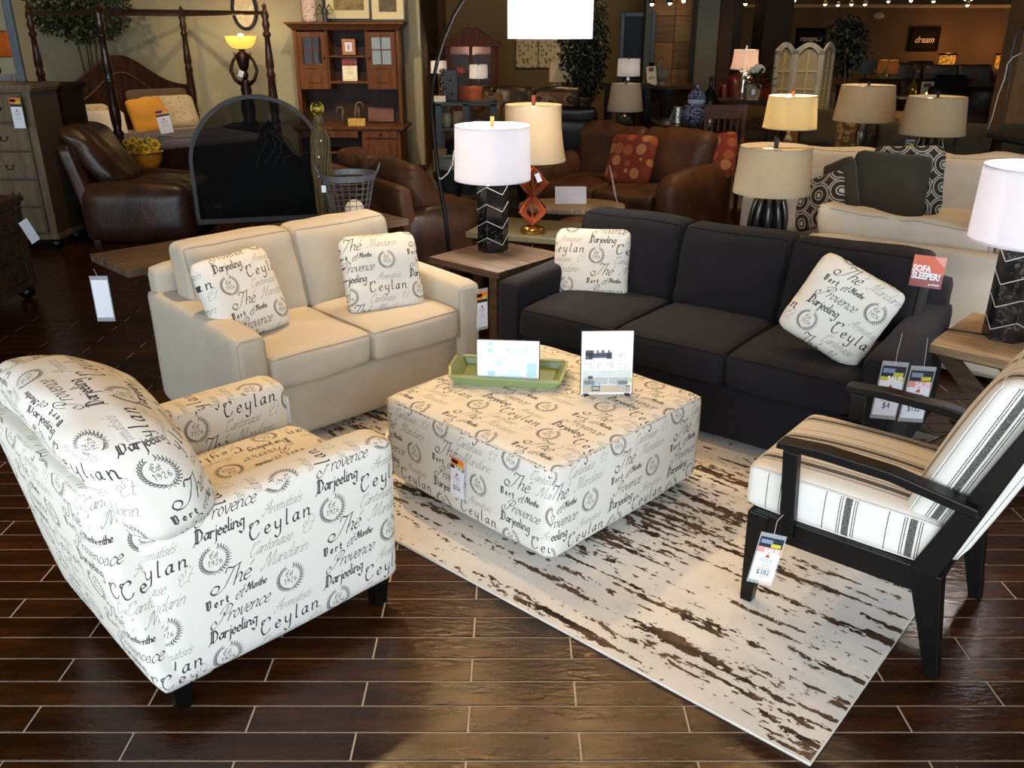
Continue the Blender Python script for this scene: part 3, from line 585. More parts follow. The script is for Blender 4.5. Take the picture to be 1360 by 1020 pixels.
# ------------------------------------------------------------------ sofas
def sofa(name, label, cat, W, D, n, m, wm, loc, rz, armw=.15, armh=.62, seath=.49, backh=.87, leg=True, group=None, puff=.02, arm_r=.035, arm_puff=.006, tilt=.28, back_r=.045, wr=.008, bth=.19, foot=.05, seed=0, back_ext=.05, armm=None):
    e = E(name, label, cat, loc, rz, group)
    cw = (W - 2 * armw) / n; rail = seath - .17
    cushion('base', (0, -.01, (rail + foot) / 2), (W - 2 * armw + .02, D - .04, rail - foot), m, e, r=.02, n=8, seed=seed)
    for sg in (-1, 1):
        df = lambda p: (p[0], p[1], p[2] + (-p[1]) * .03 * max(0, (p[2] - .1) / .5))
        cushion('arm', (sg * (W / 2 - armw / 2), 0, (armh + foot) / 2), (armw, D, armh - foot), armm or m, e, r=arm_r, puff=(arm_puff, .004, arm_puff * 1.5), n=12, wm=None, deform=df, seed=seed + sg + 2, wr=wr * .5)
        if wm and arm_r < .06:
            s2 = [(sg * (W / 2 - .012), D / 2 - .008, foot + .02), (sg * (W / 2 - .012), D / 2 - .008, armh - .03), (sg * (W / 2 - .03), D / 2 - .008, armh - .012), (sg * (W / 2 - armw + .03), D / 2 - .008, armh - .012), (sg * (W / 2 - armw + .008), D / 2 - .008, armh - .035), (sg * (W / 2 - armw + .008), D / 2 - .008, rail)]
            MB().tube([df(p) for p in s2], .003, 5).build('piping', wm, e, smooth=True)
    bl = lambda p: (p[0], p[1] - max(0, p[2] - .3) * tilt * .35, p[2])
    cushion('back', (0, -D / 2 + .08, (backh - .13 + foot) / 2), (W - .06, .13, backh - .13 - foot), m, e, r=.035, n=12, deform=bl, seed=seed + 5)
    sd = D - .27
    for i in range(n):
        x = -W / 2 + armw + cw * (i + .5)
        cushion('seat_cushion', (x, D / 2 - sd / 2 + .012, seath - .085), (cw - .004, sd, .165), m, e, r=.04, puff=(.002, .012, puff), n=14, wm=wm, seed=seed + i * 3 + 6, wr=wr)
        ext = back_ext; x0 = x - cw / 2 - (ext if i == 0 else 0); x1 = x + cw / 2 + (ext if i == n - 1 else 0)
        hb = backh - seath + .02
        def bd(p, b0=seath - .03):
            k = max(0, p[2] - b0); return (p[0], p[1] - k * tilt, p[2] + .004 * math.sin(p[0] * 9 + seed))
        cushion('back_cushion', ((x0 + x1) / 2, -D / 2 + .175 + bth / 2 + .03, seath - .02 + hb / 2), (x1 - x0 - .004, bth, hb), m, e, r=back_r, puff=(.004, .03, .012), n=16, wm=wm, axis=1, deform=bd, seed=seed + i * 5 + 9, wr=wr * 1.3)
    if leg:
        for sx in (-1, 1):
            for sy in (-1, 1): MB().box(sx * (W / 2 - .08), sy * (D / 2 - .1), foot / 2 + .005, .06, .06, foot + .01).build('leg', BLACKWOOD, e)
    return e
love = sofa('loveseat', 'two-seat oatmeal fabric loveseat with two script-print pillows', 'loveseat', 1.41, .96, 2, CREAM, CREAMW, (-.683 - .687 * .48, 3.969 + .727 * .48, .0), R(-136.6), armw=.15, armh=.62, seath=.49, backh=.885, seed=1)
blk = sofa('sofa', 'three-seat charcoal fabric sofa with a square red sign on its back', 'sofa', 2.07, .96, 3, CHAR, CHARW, (.735 + .609 * .48, 3.84 + .793 * .48, .0), R(142.5), armw=.15, armh=.62, seath=.49, backh=.89, seed=4)
def pillow(label, m, loc, face, tilt, roll, w=.43, h=.43, t=.15, seed=0, group=None, wm=None, name='throw_pillow'):
    mb = pillow_mesh(w, h, t, seed=seed); o = mb.build(name, m, smooth=True, merge=True)
    o.matrix_world = Matrix.Translation(loc) @ Matrix.Rotation(R(face - 90), 4, 'Z') @ Matrix.Rotation(R(tilt), 4, 'X') @ Matrix.Rotation(R(roll), 4, 'Y')
    return T(o, label, 'pillow', group)
pillow('script-print pillow slumped against the left arm of the oatmeal loveseat', PRT, at(321, 392, 3.93), -42, 22, 4, .41, .42, .15, 1, 'script-print pillows')
pillow('script-print pillow propped upright at the right end of the oatmeal loveseat', PRT, at(507, 362, 4.40), -62, 22, -1, .43, .42, .15, 2, 'script-print pillows')
pillow('script-print pillow at the left end of the charcoal sofa beside its arm', PRT, at(785, 354, 4.72), -112, 20, 3, .45, .44, .15, 3, 'script-print pillows')
pillow('script-print pillow tilted on its corner at the right end of the charcoal sofa', PRT, at(1116, 412, 3.64), -118, 24, -24, .415, .41, .15, 4, 'script-print pillows')
# square red sign pinned to the sofa back
sg_ = E('sofa_sign', 'square red and white sign reading sofa sleeper on the charcoal sofa back', 'sign', at(1232, 361, 3.79), R(142.5 + 180 - 8)); sg_.rotation_euler = (R(-14), 0, R(-33))
RED = plain('sign_red', srgb(205, 84, 44), .35, var=.02); MAR = plain('sign_maroon', srgb(140, 52, 44), .35, var=.02)
MB().box(0, 0, .03, .135, .004, .082).build('upper_panel', RED, sg_); MB().box(0, 0, -.041, .135, .004, .060).build('lower_panel', MAR, sg_)
MB().prism([(.015, .0701), (.0670, .0701), (.0670, .022)], -.0032, -.002, 'y').build('light_corner', plain('sign_pink', srgb(214, 140, 122), .35, var=.02), sg_)
text('sign_lettering', 'SOFA', .040, WHITE, sg_, (-.063, -.0035, .010), bold=.0016, align='LEFT', sx=.78); text('sign_lettering', 'SLEEPER!', .040, WHITE, sg_, (-.063, -.0035, -.022), bold=.0016, align='LEFT', sx=.78)
text('sign_lettering', 'ASHLEY', .010, WHITE, sg_, (.042, -.0035, -.056), bold=.0004); MB().prism([(.012, -.06), (.018, -.052), (.024, -.06)], -.0034, -.002, 'y').build('emblem', WHITE, sg_)
# ------------------------------------------------------------------ hanging price tags
YEL = plain('tag_yellow', srgb(196, 190, 60), .5, var=.02); ORG = plain('tag_orange', srgb(226, 124, 50), .5, var=.02); NAVY = plain('tag_navy', srgb(30, 34, 52), .5, var=.02); PINK = plain('tag_pink', srgb(220, 150, 140), .5, var=.02); TREE = plain('emblem_orange', srgb(190, 78, 44), .5, var=.02); SKYB = plain('tag_sky', srgb(120, 140, 165), .5)
def price_tag(label, loc, rz, w, h, price, style, tilt=0, roll=0, string=None, back=False, gloss=True, group=None):
    e = E('price_tag', label, 'tag', loc, rz, group); e.rotation_euler = (R(tilt), R(roll), rz)
    if gloss: MB().box(0, .0012, 0, w * 1.12, .0012, h * 1.16, 0).build('sleeve', CLEAR, e)
    t0 = h / 2
    if style == 'plain':
        MB().box(0, 0, 0, w, .0014, h * .96).build('card', PAPER, e)
    else:
        MB().box(0, 0, -h * .12, w, .0014, h * .76).build('card', PAPER, e)
        MB().box(0, -.0001, h * .37, w, .0016, h * .24).build('header', ORG if style == 'orange' else NAVY, e)
        MB().box(0, -.0006, h * (.24 if style != 'pink' else .21), w, .0018, h * .08 if style != 'pink' else h * .13).build('sale_band', NAVY if style == 'orange' else (PINK if style == 'pink' else YEL), e)
        MB().box(-w * .2, -.0006, h * .40, w * .5, .0018, h * .09).build('picture_panel', BLACK if style == 'orange' else SKYB, e)
        MB().box(w * .22, -.0008, h * .33, w * .42, .0018, h * .08).build('picture_panel', YEL, e)
        if price: text('sale_lettering', 'SALE!', w * .34, WHITE, e, (w * .12, -.0018, h * (.24 if style != 'pink' else .20)), bold=w * .012, ext=.0002, sx=.8)
        MB().prism([(-w * .1, h * .045), (w * .1, h * .045), (w * .07, h * .085), (0, h * .13), (-w * .07, h * .085)], -.0014, -.0006, 'y').build('emblem', TREE, e)
        mb = MB()
        for z, ww in ((.0, .5), (-.035, .62), (-.07, .3), (-.14, .45), (-.205, .55)): mb.box(0, -.0008, h * z, w * ww, .0006, h * .012)
        mb.build('fine_print', plain('fine_print_grey', srgb(140, 142, 155), .6), e)
        if price: text('price_lettering', price, w * (.42 if len(price) < 3 else .36), INKM, e, (0, -.0012, -h * .30), ext=.0002, sx=.8)
    if string: MB().tube([(0, 0, h * .5)] + string, .0009, 4).build('string', CORD, e, smooth=True)
    return e
# ottoman tag
e = price_tag('orange-topped price tag hanging on the left face of the ottoman', (0, 0, 0), 0, .070, .165, '$254', 'orange', group=None)
p0 = at(607, 634, 2.92); e.location = p0; e.rotation_euler = (0, R(4), R(-44.5))
# armchair card on far arm
price_tag('blank white tag on the front of the armchair far arm', at(377, 543, 2.975), R(132 - 180 + 90 - 60), .05, .11, None, 'plain', gloss=False)
# charcoal sofa tags
price_tag('left price tag of two hanging from the charcoal sofa right arm', at(1181, 519, 3.09), R(-6), .088, .21, '$4', 'navy', roll=3, string=[(.0, .01, .16), (.02, .06, .22)])
price_tag('right price tag of two hanging from the charcoal sofa right arm', at(1218, 524, 3.10), R(-2), .088, .205, '$152', 'pink', roll=3, string=[(.0, .01, .16), (.01, .05, .22)])
# loveseat tag
price_tag('price tag hanging on the right arm of the oatmeal loveseat', at(640, 411, 4.45), R(35), .07, .20, None, 'orange')
# ------------------------------------------------------------------ striped accent chair
def stripe_mat():
    m, nt, b = nm('striped_canvas'); tc = N(nt, 'ShaderNodeTexCoord'); sp = N(nt, 'ShaderNodeSeparateXYZ'); nt.links.new(tc.outputs['UV'], sp.inputs[0])
    d = N(nt, 'ShaderNodeMath', operation='MULTIPLY'); nt.links.new(sp.outputs[0], d.inputs[0]); d.inputs[1].default_value = 1 / .19
    ad = N(nt, 'ShaderNodeMath', operation='ADD'); nt.links.new(d.outputs[0], ad.inputs[0]); ad.inputs[1].default_value = 10.5
    fr = N(nt, 'ShaderNodeMath', operation='FRACT'); nt.links.new(ad.outputs[0], fr.inputs[0])
    Wc, Kc = srgb(224, 222, 214), srgb(38, 36, 36); st = [(0, Wc)]
    for a, bb in ((.06, .075), (.30, .315), (.335, .35), (.385, .50), (.535, .55), (.57, .585)): st += [(a, Kc), (bb, Wc)]
    r = ramp(nt, fr.outputs[0], st, 'CONSTANT')
    ck = N(nt, 'ShaderNodeTexNoise'); ck.inputs['Scale'].default_value = 420; nt.links.new(tc.outputs['UV'], ck.inputs[0]); c2 = ramp(nt, ck.outputs[0], [(.50, (0, 0, 0, 1)), (.62, (1, 1, 1, 1))])
    mx = N(nt, 'ShaderNodeMix', data_type='RGBA'); mu = N(nt, 'ShaderNodeMath', operation='MULTIPLY'); mu.inputs[1].default_value = .55; nt.links.new(c2.outputs[0], mu.inputs[0]); nt.links.new(mu.outputs[0], mx.inputs[0]); nt.links.new(r.outputs[0], mx.inputs[6]); mx.inputs[7].default_value = Wc
    nt.links.new(mx.outputs[2], b.inputs['Base Color']); b.inputs['Roughness'].default_value = .95; b.inputs['Specular IOR Level'].default_value = .15
    t2 = noise_tex(nt, 500, 2); bump(nt, b, t2.outputs['Fac'], .25, .002); return m
STR = stripe_mat(); STRW = fabric('striped_welt', srgb(210, 208, 200))
sc_ = E('accent_chair', 'black wood framed accent chair with striped canvas cushions standing at the right', 'chair', (1.222, 2.508, .0), R(50.4))
def SP(mb, nm_, z=.013, par=None): o = mb.build(nm_, BLACKWOOD, par or sc_, bevel=.004); return o
for sg in (-1, 1):
    x = sg * .27; zf = .013
    # front leg
    MB().hexa([(x - .02, .275, zf), (x + .02, .275, zf), (x + .02, .315, zf), (x - .02, .315, zf)], [(x - .03, .245, .37), (x + .03, .245, .37), (x + .03, .32, .37), (x - .03, .32, .37)]).build('leg', BLACKWOOD, sc_, bevel=.004)
    # back leg
    zr = .013 if sg < 0 else .002
    MB().hexa([(x - .02, -.335, zr), (x + .02, -.335, zr), (x + .02, -.295, zr), (x - .02, -.295, zr)], [(x - .028, -.285, .37), (x + .028, -.285, .37), (x + .028, -.19, .37), (x - .028, -.19, .37)]).build('leg', BLACKWOOD, sc_, bevel=.004)
    # back stile above seat
    MB().hexa([(x - .028, -.275, .36), (x + .028, -.275, .36), (x + .028, -.19, .36), (x - .028, -.19, .36)], [(x - .022, -.460, .93), (x + .022, -.460, .93), (x + .022, -.415, .93), (x - .022, -.415, .93)]).build('back_stile', BLACKWOOD, sc_, bevel=.004)
    MB().box(x, .02, .335, .05, .56, .085).build('side_rail', BLACKWOOD, sc_, bevel=.004)
    # arm post and arm
    xo = sg * .297
    MB().hexa([(xo - .017, .155, .33), (xo + .017, .155, .33), (xo + .017, .20, .33), (xo - .017, .20, .33)], [(xo - .017, .175, .63), (xo + .017, .175, .63), (xo + .017, .225, .63), (xo - .017, .225, .63)]).build('arm_post', BLACKWOOD, sc_, bevel=.004)
    prof = [(.245, .635), (.24, .66), (.10, .672), (-.10, .668), (-.34, .632), (-.345, .60), (-.10, .636), (.10, .640)]
    MB().prism([(a, b) for a, b in prof[::-1]], xo - .03, xo + .03, 'x').build('armrest', BLACKWOOD, sc_, bevel=.005)
MB().box(0, .285, .335, .5, .05, .085).build('front_rail', BLACKWOOD, sc_, bevel=.004); MB().box(0, -.25, .335, .5, .05, .085).build('rear_rail', BLACKWOOD, sc_, bevel=.004)
MB().box(0, -.44, .905, .5, .05, .05).build('top_rail', BLACKWOOD, sc_, bevel=.004)
cushion('seat_cushion', (0, .045, .45), (.55, .60, .145), STR, sc_, r=.022, puff=(.006, .008, .03), n=20, wm=STRW, seed=0, wr=.002, rad=.0035)
def bk(p): return (p[0], p[1] - max(0, p[2] - .4) * .36, p[2])
cushion('back_cushion', (0, -.165, .70), (.50, .13, .56), STR, sc_, r=.035, puff=(.004, .035, .01), n=18, wm=STRW, axis=1, deform=bk, seed=0, rad=.0035)
cushion('back_panel', (0, -.275, .675), (.52, .07, .53), STR, sc_, r=.02, puff=(0, .015, 0), n=10, deform=bk, seed=0)
price_tag('price tag hanging on a string from the striped accent chair frame', at(1018, 743, 2.32), R(-10), .072, .165, '$382', 'pink', roll=8, string=[(.0, .0, .095), (-.002, .006, .14), (.012, .012, .165)])
price_tag('white tag hanging behind the striped accent chair', at(1325, 668, 2.75), R(60), .045, .09, None, 'plain', roll=-30, gloss=False)
# ------------------------------------------------------------------ on the ottoman: tray and two display signs
GREEN = plain('apple_green_paint', srgb(136, 152, 102), .4, var=.08, scale=6, coat=.2)
zt = .447
p = gz(676, 500, zt); tr = E('serving_tray', 'apple green wooden serving tray with flared handles on the ottoman', 'tray', (p.x, p.y - .01, zt), R(-9))
MB().box(0, 0, .006, .40, .22, .012).build('tray_base', plain('tray_inside', srgb(104, 122, 52), .4), tr, bevel=.002)
for sy in (-1, 1):
    MB().hexa([(-.2, sy * .11 - .007, 0), (.2, sy * .11 - .007, 0), (.2, sy * .11 + .007, 0), (-.2, sy * .11 + .007, 0)], [(-.225, sy * .124 - .007, .04), (.225, sy * .124 - .007, .04), (.225, sy * .124 + .007, .04), (-.225, sy * .124 + .007, .04)]).build('long_side', GREEN, tr, bevel=.002)
    MB().box(0, sy * .125, .042, .46, .024, .008).build('rim', GREEN, tr, bevel=.002)
for sx in (-1, 1):
    MB().add([(sx * .2, -.11, 0), (sx * .2, .11, 0), (sx * .228, .125, .04), (sx * .24, .07, .065), (sx * .24, -.07, .065), (sx * .228, -.125, .04), (sx * .212, -.11, 0), (sx * .212, .11, 0), (sx * .24, .125, .04), (sx * .252, .07, .065), (sx * .252, -.07, .065), (sx * .24, -.125, .04)],
             [(0, 1, 2, 3, 4, 5), (11, 10, 9, 8, 7, 6), (0, 6, 7, 1), (1, 7, 8, 2), (2, 8, 9, 3), (3, 9, 10, 4), (4, 10, 11, 5), (5, 11, 6, 0)]).build('handle_end', GREEN, tr)
def card_sign(label, p, w, h, rz, tilt=6):
    e = E('display_sign', label, 'sign', p, rz); e.rotation_euler = (R(-tilt), 0, rz)
    MB().box(0, 0, h / 2, w, .004, h).build('card', WHITE, e, bevel=.001); MB().box(0, .004, h / 2, w + .006, .002, h + .006).build('backing', BLACK, e); return e
p = gz(673, 512, zt + .012); s1 = card_sign('white and pale aqua landscape sign standing in the green tray', (p.x + .005, p.y + .02, zt + .013), .262, .19, R(-5), 3)
AQ = [plain('aqua_print_%s' % k, srgb(*c), .5, var=.02) for k, c in (('a', (206, 236, 240)), ('b', (178, 222, 234)), ('c', (224, 242, 244)))]
for x, z, ww, hh, q in ((-.075, .175, .018, .012, 1), (-.075, .145, .022, .014, 1), (.0, .15, .02, .02, 0), (.035, .15, .02, .018, 0), (.075, .15, .024, .018, 0), (-.01, .115, .03, .02, 2), (-.04, .09, .025, .025, 0), (-.07, .045, .03, .02, 1), (.02, .05, .06, .03, 2), (.10, .065, .04, .06, 1), (.02, .03, .09, .012, 0), (.09, .012, .05, .016, 1)):
    MB().box(x, -.0026, z, ww, .0012, hh).build('printed_patch', AQ[q], s1)
p = gz(805, 524, zt); s2 = card_sign('white portrait sign with pictures of sectional sofas on the ottoman', (p.x, p.y + .0, zt + .002), .212, .268, R(2))
text('sign_heading', 'Homescout', .02, plain('pale_grey_print', srgb(214, 216, 222), .5), s2, (-.02, -.0026, .242), ext=.0002)
GS = plain('sofa_print_grey', srgb(78, 80, 90), .5); LG = plain('sofa_print_light', srgb(176, 182, 178), .5); TANP = plain('floor_print_tan', srgb(196, 180, 158), .5); BLP = plain('lamp_print_blue', srgb(80, 160, 190), .5); GRP = plain('curtain_print', srgb(205, 212, 210), .5)
def pp(e, nm_, m_, *bs, y=-.0026):
    mb = MB()
    for b in bs: mb.box(b[0], y, b[1], b[2], .001, b[3])
    return mb.build(nm_, m_, e)
pp(s2, 'printed_sofa', GS, (-.04, .178, .10, .022), (-.075, .165, .03, .03), (.008, .166, .022, .028), (-.03, .163, .09, .014))
pp(s2, 'printed_cushions', PAPER, (-.05, .183, .012, .012), (-.03, .184, .012, .01), (-.005, .184, .016, .01), y=-.0034)
pp(s2, 'printed_diagrams', plain('diagram_grey', srgb(196, 200, 206), .5), (.062, .172, .022, .006), (.055, .162, .008, .014), (-.075, .132, .022, .005), (-.068, .12, .007, .018), (-.03, .132, .022, .005), (-.038, .12, .007, .018), (.01, .132, .022, .005), (.02, .12, .007, .018), (.055, .128, .014, .005), (.075, .128, .014, .005), (.055, .113, .008, .006), (.075, .113, .012, .006))
pp(s2, 'printed_room', GRP, (0, .075, .198, .055)); pp(s2, 'printed_room', TANP, (0, .024, .198, .032), y=-.0027)
pp(s2, 'printed_sectional', LG, (-.045, .058, .10, .03), (-.075, .045, .045, .032), (.05, .058, .08, .03), (.065, .042, .04, .034), y=-.0034)
pp(s2, 'printed_table', GS, (-.045, .034, .04, .004), (-.06, .025, .003, .022), (-.03, .025, .003, .022), (-.045, .018, .03, .006), (-.068, .073, .02, .014), (.09, .035, .018, .003), (.084, .024, .002, .02), (.096, .024, .002, .02), y=-.0040)
pp(s2, 'printed_bottles', BLP, (-.058, .044, .005, .012), (-.048, .04, .004, .008), (-.03, .042, .004, .01), y=-.0044); pp(s2, 'printed_lamp', plain('lamp_print_green', srgb(176, 204, 80), .5), (.098, .06, .008, .018), y=-.0044)
for sx in (-1, 1): MB().box(sx * .085, .0, .002, .02, .05, .006, .001).build('sign_foot', BLACK, s2)
# ------------------------------------------------------------------ tables around the seating group
def xtable(label, x, y, rz, w, d, h, m, legm, name='end_table', group=None, planks=3, xleg=True, inset=.07):
    e = E(name, label, 'table', (x, y, 0), rz, group)
    pw = d / planks
    for i in range(planks): MB().box(0, -d / 2 + pw * (i + .5), h - .02, w, pw - .004, .04).build('top_plank', m, e, bevel=.003)
    MB().box(0, 0, h - .052, w * .86, d * .8, .026).build('under_frame', legm, e)
    if xleg:
        for sy in (-1, 1):
            for s in (-1, 1):
                mb = MB(); x0, x1 = -s * w * .40, s * w * .40
                mb.hexa([(x0 - .045, sy * d * .36 - .022, 0), (x0 + .045, sy * d * .36 - .022, 0), (x0 + .045, sy * d * .36 + .022, 0), (x0 - .045, sy * d * .36 + .022, 0)],
                        [(x1 - .045, sy * d * .36 - .022, h - .06), (x1 + .045, sy * d * .36 - .022, h - .06), (x1 + .045, sy * d * .36 + .022, h - .06), (x1 - .045, sy * d * .36 + .022, h - .06)]); mb.build('crossed_leg', legm, e)
        MB().box(0, 0, h * .46, .05, d * .7, .05).build('stretcher', legm, e)
    else:
        for sx in (-1, 1):
            for sy in (-1, 1): MB().box(sx * (w / 2 - inset), sy * (d / 2 - .06), (h - .05) / 2, .06, .06, h - .05).build('leg', legm, e)
    return e
u45 = Vector((math.cos(R(47)), math.sin(R(47)))); v45 = Vector((-u45.y, u45.x))
c = Vector((1.86, 3.62)) + u45 * .32 - v45 * .32
et1 = xtable('bleached plank end table with crossed legs right of the charcoal sofa', c.x, c.y, R(-43), .64, .64, .55, WOODB, WOODW, planks=2)
c = Vector((-.525, 5.215)) + Vector((math.cos(R(49)), math.sin(R(49)))) * .31 + Vector((math.cos(R(-41)), math.sin(R(-41)))) * .30
et2 = xtable('weathered brown end table between the loveseat and the charcoal sofa', c.x, c.y, R(-41), .58, .62, .55, WOODW, WOODW, planks=2, xleg=False)
a = Vector((-1.985, 4.315)); u = Vector((math.cos(R(45)), math.sin(R(45)))); v = Vector((-u.y, u.x)); c = a + u * .925 + v * .25
con = xtable('long weathered wood console table behind the oatmeal loveseat', c.x, c.y, R(45), 1.85, .50, .70, WOODW, WOODW, name='console_table', planks=3, xleg=False, inset=.42)
# tag below the console tip
price_tag('blank white tag hanging from the left end of the console table', at(136, 397, 4.38), R(2), .085, .215, None, 'plain', string=[(-.02, .01, .16)])
# back table with red lamp
bt = xtable('dark greenish table behind the brown end table holding the red lamp', .17, 6.18, R(-20), .85, .60, .52, plain('slate_top', srgb(84, 78, 58), .45, var=.1), DARKW, name='side_table', planks=1, xleg=False)
# ------------------------------------------------------------------ lamps
def bulb(e, z, power, col=(1, .72, .42), r=.04):
    d = bpy.data.lights.new('lamp_bulb', 'POINT'); d.energy = power; d.color = col; d.shadow_soft_size = r
    o = bpy.data.objects.new('lamp_bulb', d); C.objects.link(o); o.parent = e; o.location = (0, 0, z)
def drum(e, z0, z1, r0, r1, m, seg=40, curve=0, fin=None, finm=None, name='lamp_shade', sq=False):
    n = 8; o = []
    for i in range(n + 1):
        t = i / n; o.append((r0 + (r1 - r0) * t + curve * math.sin(PI * t) * -1, z0 + (z1 - z0) * t))
    inn = [(r - .003, z) for r, z in o[::-1]]
    s = MB().lathe(o + inn + [o[0]], seg, cap=False); s = s.build(name, m, e, smooth='auto')
    if sq: s.rotation_euler = (0, 0, PI / 4)
    for z, r in ((z0 + .004, r0), (z1 - .004, r1)): MB().lathe([(r + .0012, z - .005), (r + .0012, z + .005), (r - .004, z + .005), (r - .004, z - .005), (r + .0012, z - .005)], seg, cap=False).build('shade_trim', m, s)
    MB().tube([(-r1, 0, z1 - .01), (r1, 0, z1 - .01)], .002, 5).tube([(0, -r1, z1 - .01), (0, r1, z1 - .01)], .002, 5).build('shade_spider', CHROME, e)
    if fin: MB().hexa([(-.011, -.008, z1 - .01), (.011, -.008, z1 - .01), (.011, .008, z1 - .01), (-.011, .008, z1 - .01)], [(-.014, -.01, z1 + fin), (.014, -.01, z1 + fin), (.014, .01, z1 + fin), (-.014, .01, z1 + fin)]).build('finial', finm or BLACK, e, bevel=.003)
    return s
def marble():
    m, nt, b = nm('black_marble'); t = noise_tex(nt, 3, 8, rough=.7); w_ = N(nt, 'ShaderNodeMath', operation='ABSOLUTE'); s = N(nt, 'ShaderNodeMath', operation='SUBTRACT'); nt.links.new(t.outputs[0], s.inputs[0]); s.inputs[1].default_value = .5; nt.links.new(s.outputs[0], w_.inputs[0])
    r = ramp(nt, w_.outputs[0], [(0, srgb(120, 118, 118)), (.004, srgb(14, 14, 17)), (1, srgb(9, 9, 12))]); nt.links.new(r.outputs[0], b.inputs['Base Color']); b.inputs['Roughness'].default_value = .12; b.inputs['Coat Weight'].default_value = .5; return m
MARB = marble(); INLAY = plain('white_inlay', srgb(190, 186, 180), .4, var=.1)
def marble_lamp(label, loc, rz, power):
    e = E('table_lamp', label, 'lamp', loc, rz, 'black marble lamps'); r = .098; H = .42
    hexp = [(r * math.cos(PI / 3 * k), r * math.sin(PI / 3 * k)) for k in range(6)]
    MB().prism(hexp, 0, H, 'z').build('lamp_base', MARB, e, bevel=.003)
    for q in range(4):
        z = .05 + q * .104; mb = MB()
        for k in range(6):
            a, b_ = hexp[k], hexp[(k + 1) % 6]; za, zb = (z + .048, z) if k % 2 == 0 else (z, z + .048); s = 1.003
            mb.tube([(a[0] * s, a[1] * s, za), (b_[0] * s, b_[1] * s, zb)], .0022, 4)
        mb.build('chevron_inlay', INLAY, e)
    MB().lathe([(.03, H), (.03, H + .012), (.012, H + .02), (.012, H + .30)], 12).build('neck', BRASS, e, smooth='auto')
    drum(e, H + .025, H + .345, .236, .228, SHW, fin=.055, finm=BRASS); bulb(e, H + .17, power, (1, .9, .82)); return e
p = gz(655, 332, .55); marble_lamp('black marble chevron lamp with white drum shade between the sofas', (p.x, p.y, .55), R(8), 60)
p = gz(1334, 448, .55); marble_lamp('black marble chevron lamp with white shade at the right edge beside the striped chair', (p.x, p.y, .55), R(20), 26)
# cord across the right end table
MB().tube([(1.97, 3.86, .556), (2.05, 3.80, .556), (2.18, 3.72, .556)], .004, 6).build('cord_tmp', BLACK, None, smooth=True); T(bpy.data.objects['cord_tmp'], 'black lamp cord lying on the bleached end table', 'cord'); bpy.data.objects['cord_tmp'].name = 'lamp_cord'
# red sculptural lamp
p = gz(707, 309, .52); rl = E('table_lamp', 'lamp with twisted burnt-orange wooden base and tan bell shade behind the marble lamp', 'lamp', (p.x, p.y, .52))
MB().lathe([(.085, 0), (.09, .01), (.088, .035), (.075, .045), (.02, .055)], 28).build('lamp_base', BRASS, rl, smooth='auto')
REDL = wood('burnt_orange_wood', srgb(104, 46, 27), srgb(138, 66, 40), .5, (3, 3, 20)); MB().tube([(0, 0, .05), (0, 0, .62)], .009, 8).build('rod', REDL, rl)
for q in range(2):
    for k in range(4):
        z0 = .06 + q * .19; Pp = []
        for t in range(7):
            f = t / 6; rr = .015 + (.118 - q * .012) * (.72 * (1 - abs(2 * f - 1)) + .28 * math.sin(PI * f)); Pp.append((rr, z0 + .20 * f))
        inner = [(max(.0, r_ - .055), z) for r_, z in Pp[::-1]]
        o = MB().prism(Pp + inner[1:-1], -.007, .007, 'y').build('fin', REDL, rl); o.rotation_euler = (0, 0, PI / 4 + k * PI / 2 + q * .3)
drum(rl, .50, .865, .225, .19, SHT, curve=.012, fin=.06, finm=REDL); bulb(rl, .70, 7)
t_ = price_tag('small white tag hanging below the tan bell shade', at(715, 236, 5.78), R(-20), .035, .06, None, 'plain', roll=-25, gloss=False)
# arc lamp
al = E('arc_floor_lamp', 'tall black arc floor lamp with a hanging white drum shade', 'lamp', (-.42, 5.98, 0))
def L(pt): return tuple(Vector(pt) - Vector((-.42, 5.98, 0)))
MB().lathe([(.17, 0), (.175, .01), (.17, .03), (.02, .035)], 32).build('lamp_base', BLACK, al, smooth='auto')
P1 = [(-.42, 5.98, .03)] + [tuple(at(x, y, Y)) for x, y, Y in ((592, 290, 5.98), (582, 230, 5.98), (576, 175, 5.98), (573, 140, 5.96), (575, 110, 5.92), (581, 80, 5.87), (590, 50, 5.8), (603, 20, 5.72), (622, -12, 5.62), (650, -44, 5.5), (685, -66, 5.4), (720, -68, 5.32), (731, -50, 5.3))]
MB().tube([L(q) for q in P1], .015, 10, r2=.010).build('pole', BLACK, al, smooth=True)
p = at(731, 20, 5.3); sh = E('x', '', '', L(p)) if False else None
s0 = L(at(731, 20, 5.3)); g_ = E('shade_assembly', None, None, s0); g_.parent = al
bpy.data.objects.remove(g_)
o = []; r_ = .243
prof = [(r_, -.125), (r_, .20), (r_ - .003, .20), (r_ - .003, -.125), (r_, -.125)]
s = MB().lathe(prof, 44, c=s0, cap=False).build('lamp_shade', SHW, al, smooth='auto')
MB().lathe([(.0, .19), (r_ - .01, .19), (r_ - .01, .195), (0, .195)], 36, c=s0, cap=False).build('shade_diffuser', SHW, al)
d = bpy.data.lights.new('arc_bulb', 'POINT'); d.energy = 50; d.color = (1, .95, .88); d.shadow_soft_size = .04; o = bpy.data.objects.new('arc_bulb', d); C.objects.link(o); o.parent = al; o.location = (s0[0], s0[1], s0[2] + .07)
cordt = MB().tube([tuple(at(x, y, 5.9)) for x, y in ((583, 236), (586, 238), (595, 230), (601, 218), (603, 200))], .004, 6).build('lamp_cord', CORD, None, smooth=True); T(cordt, 'white cord with plug looping beside the arc lamp pole', 'cord')
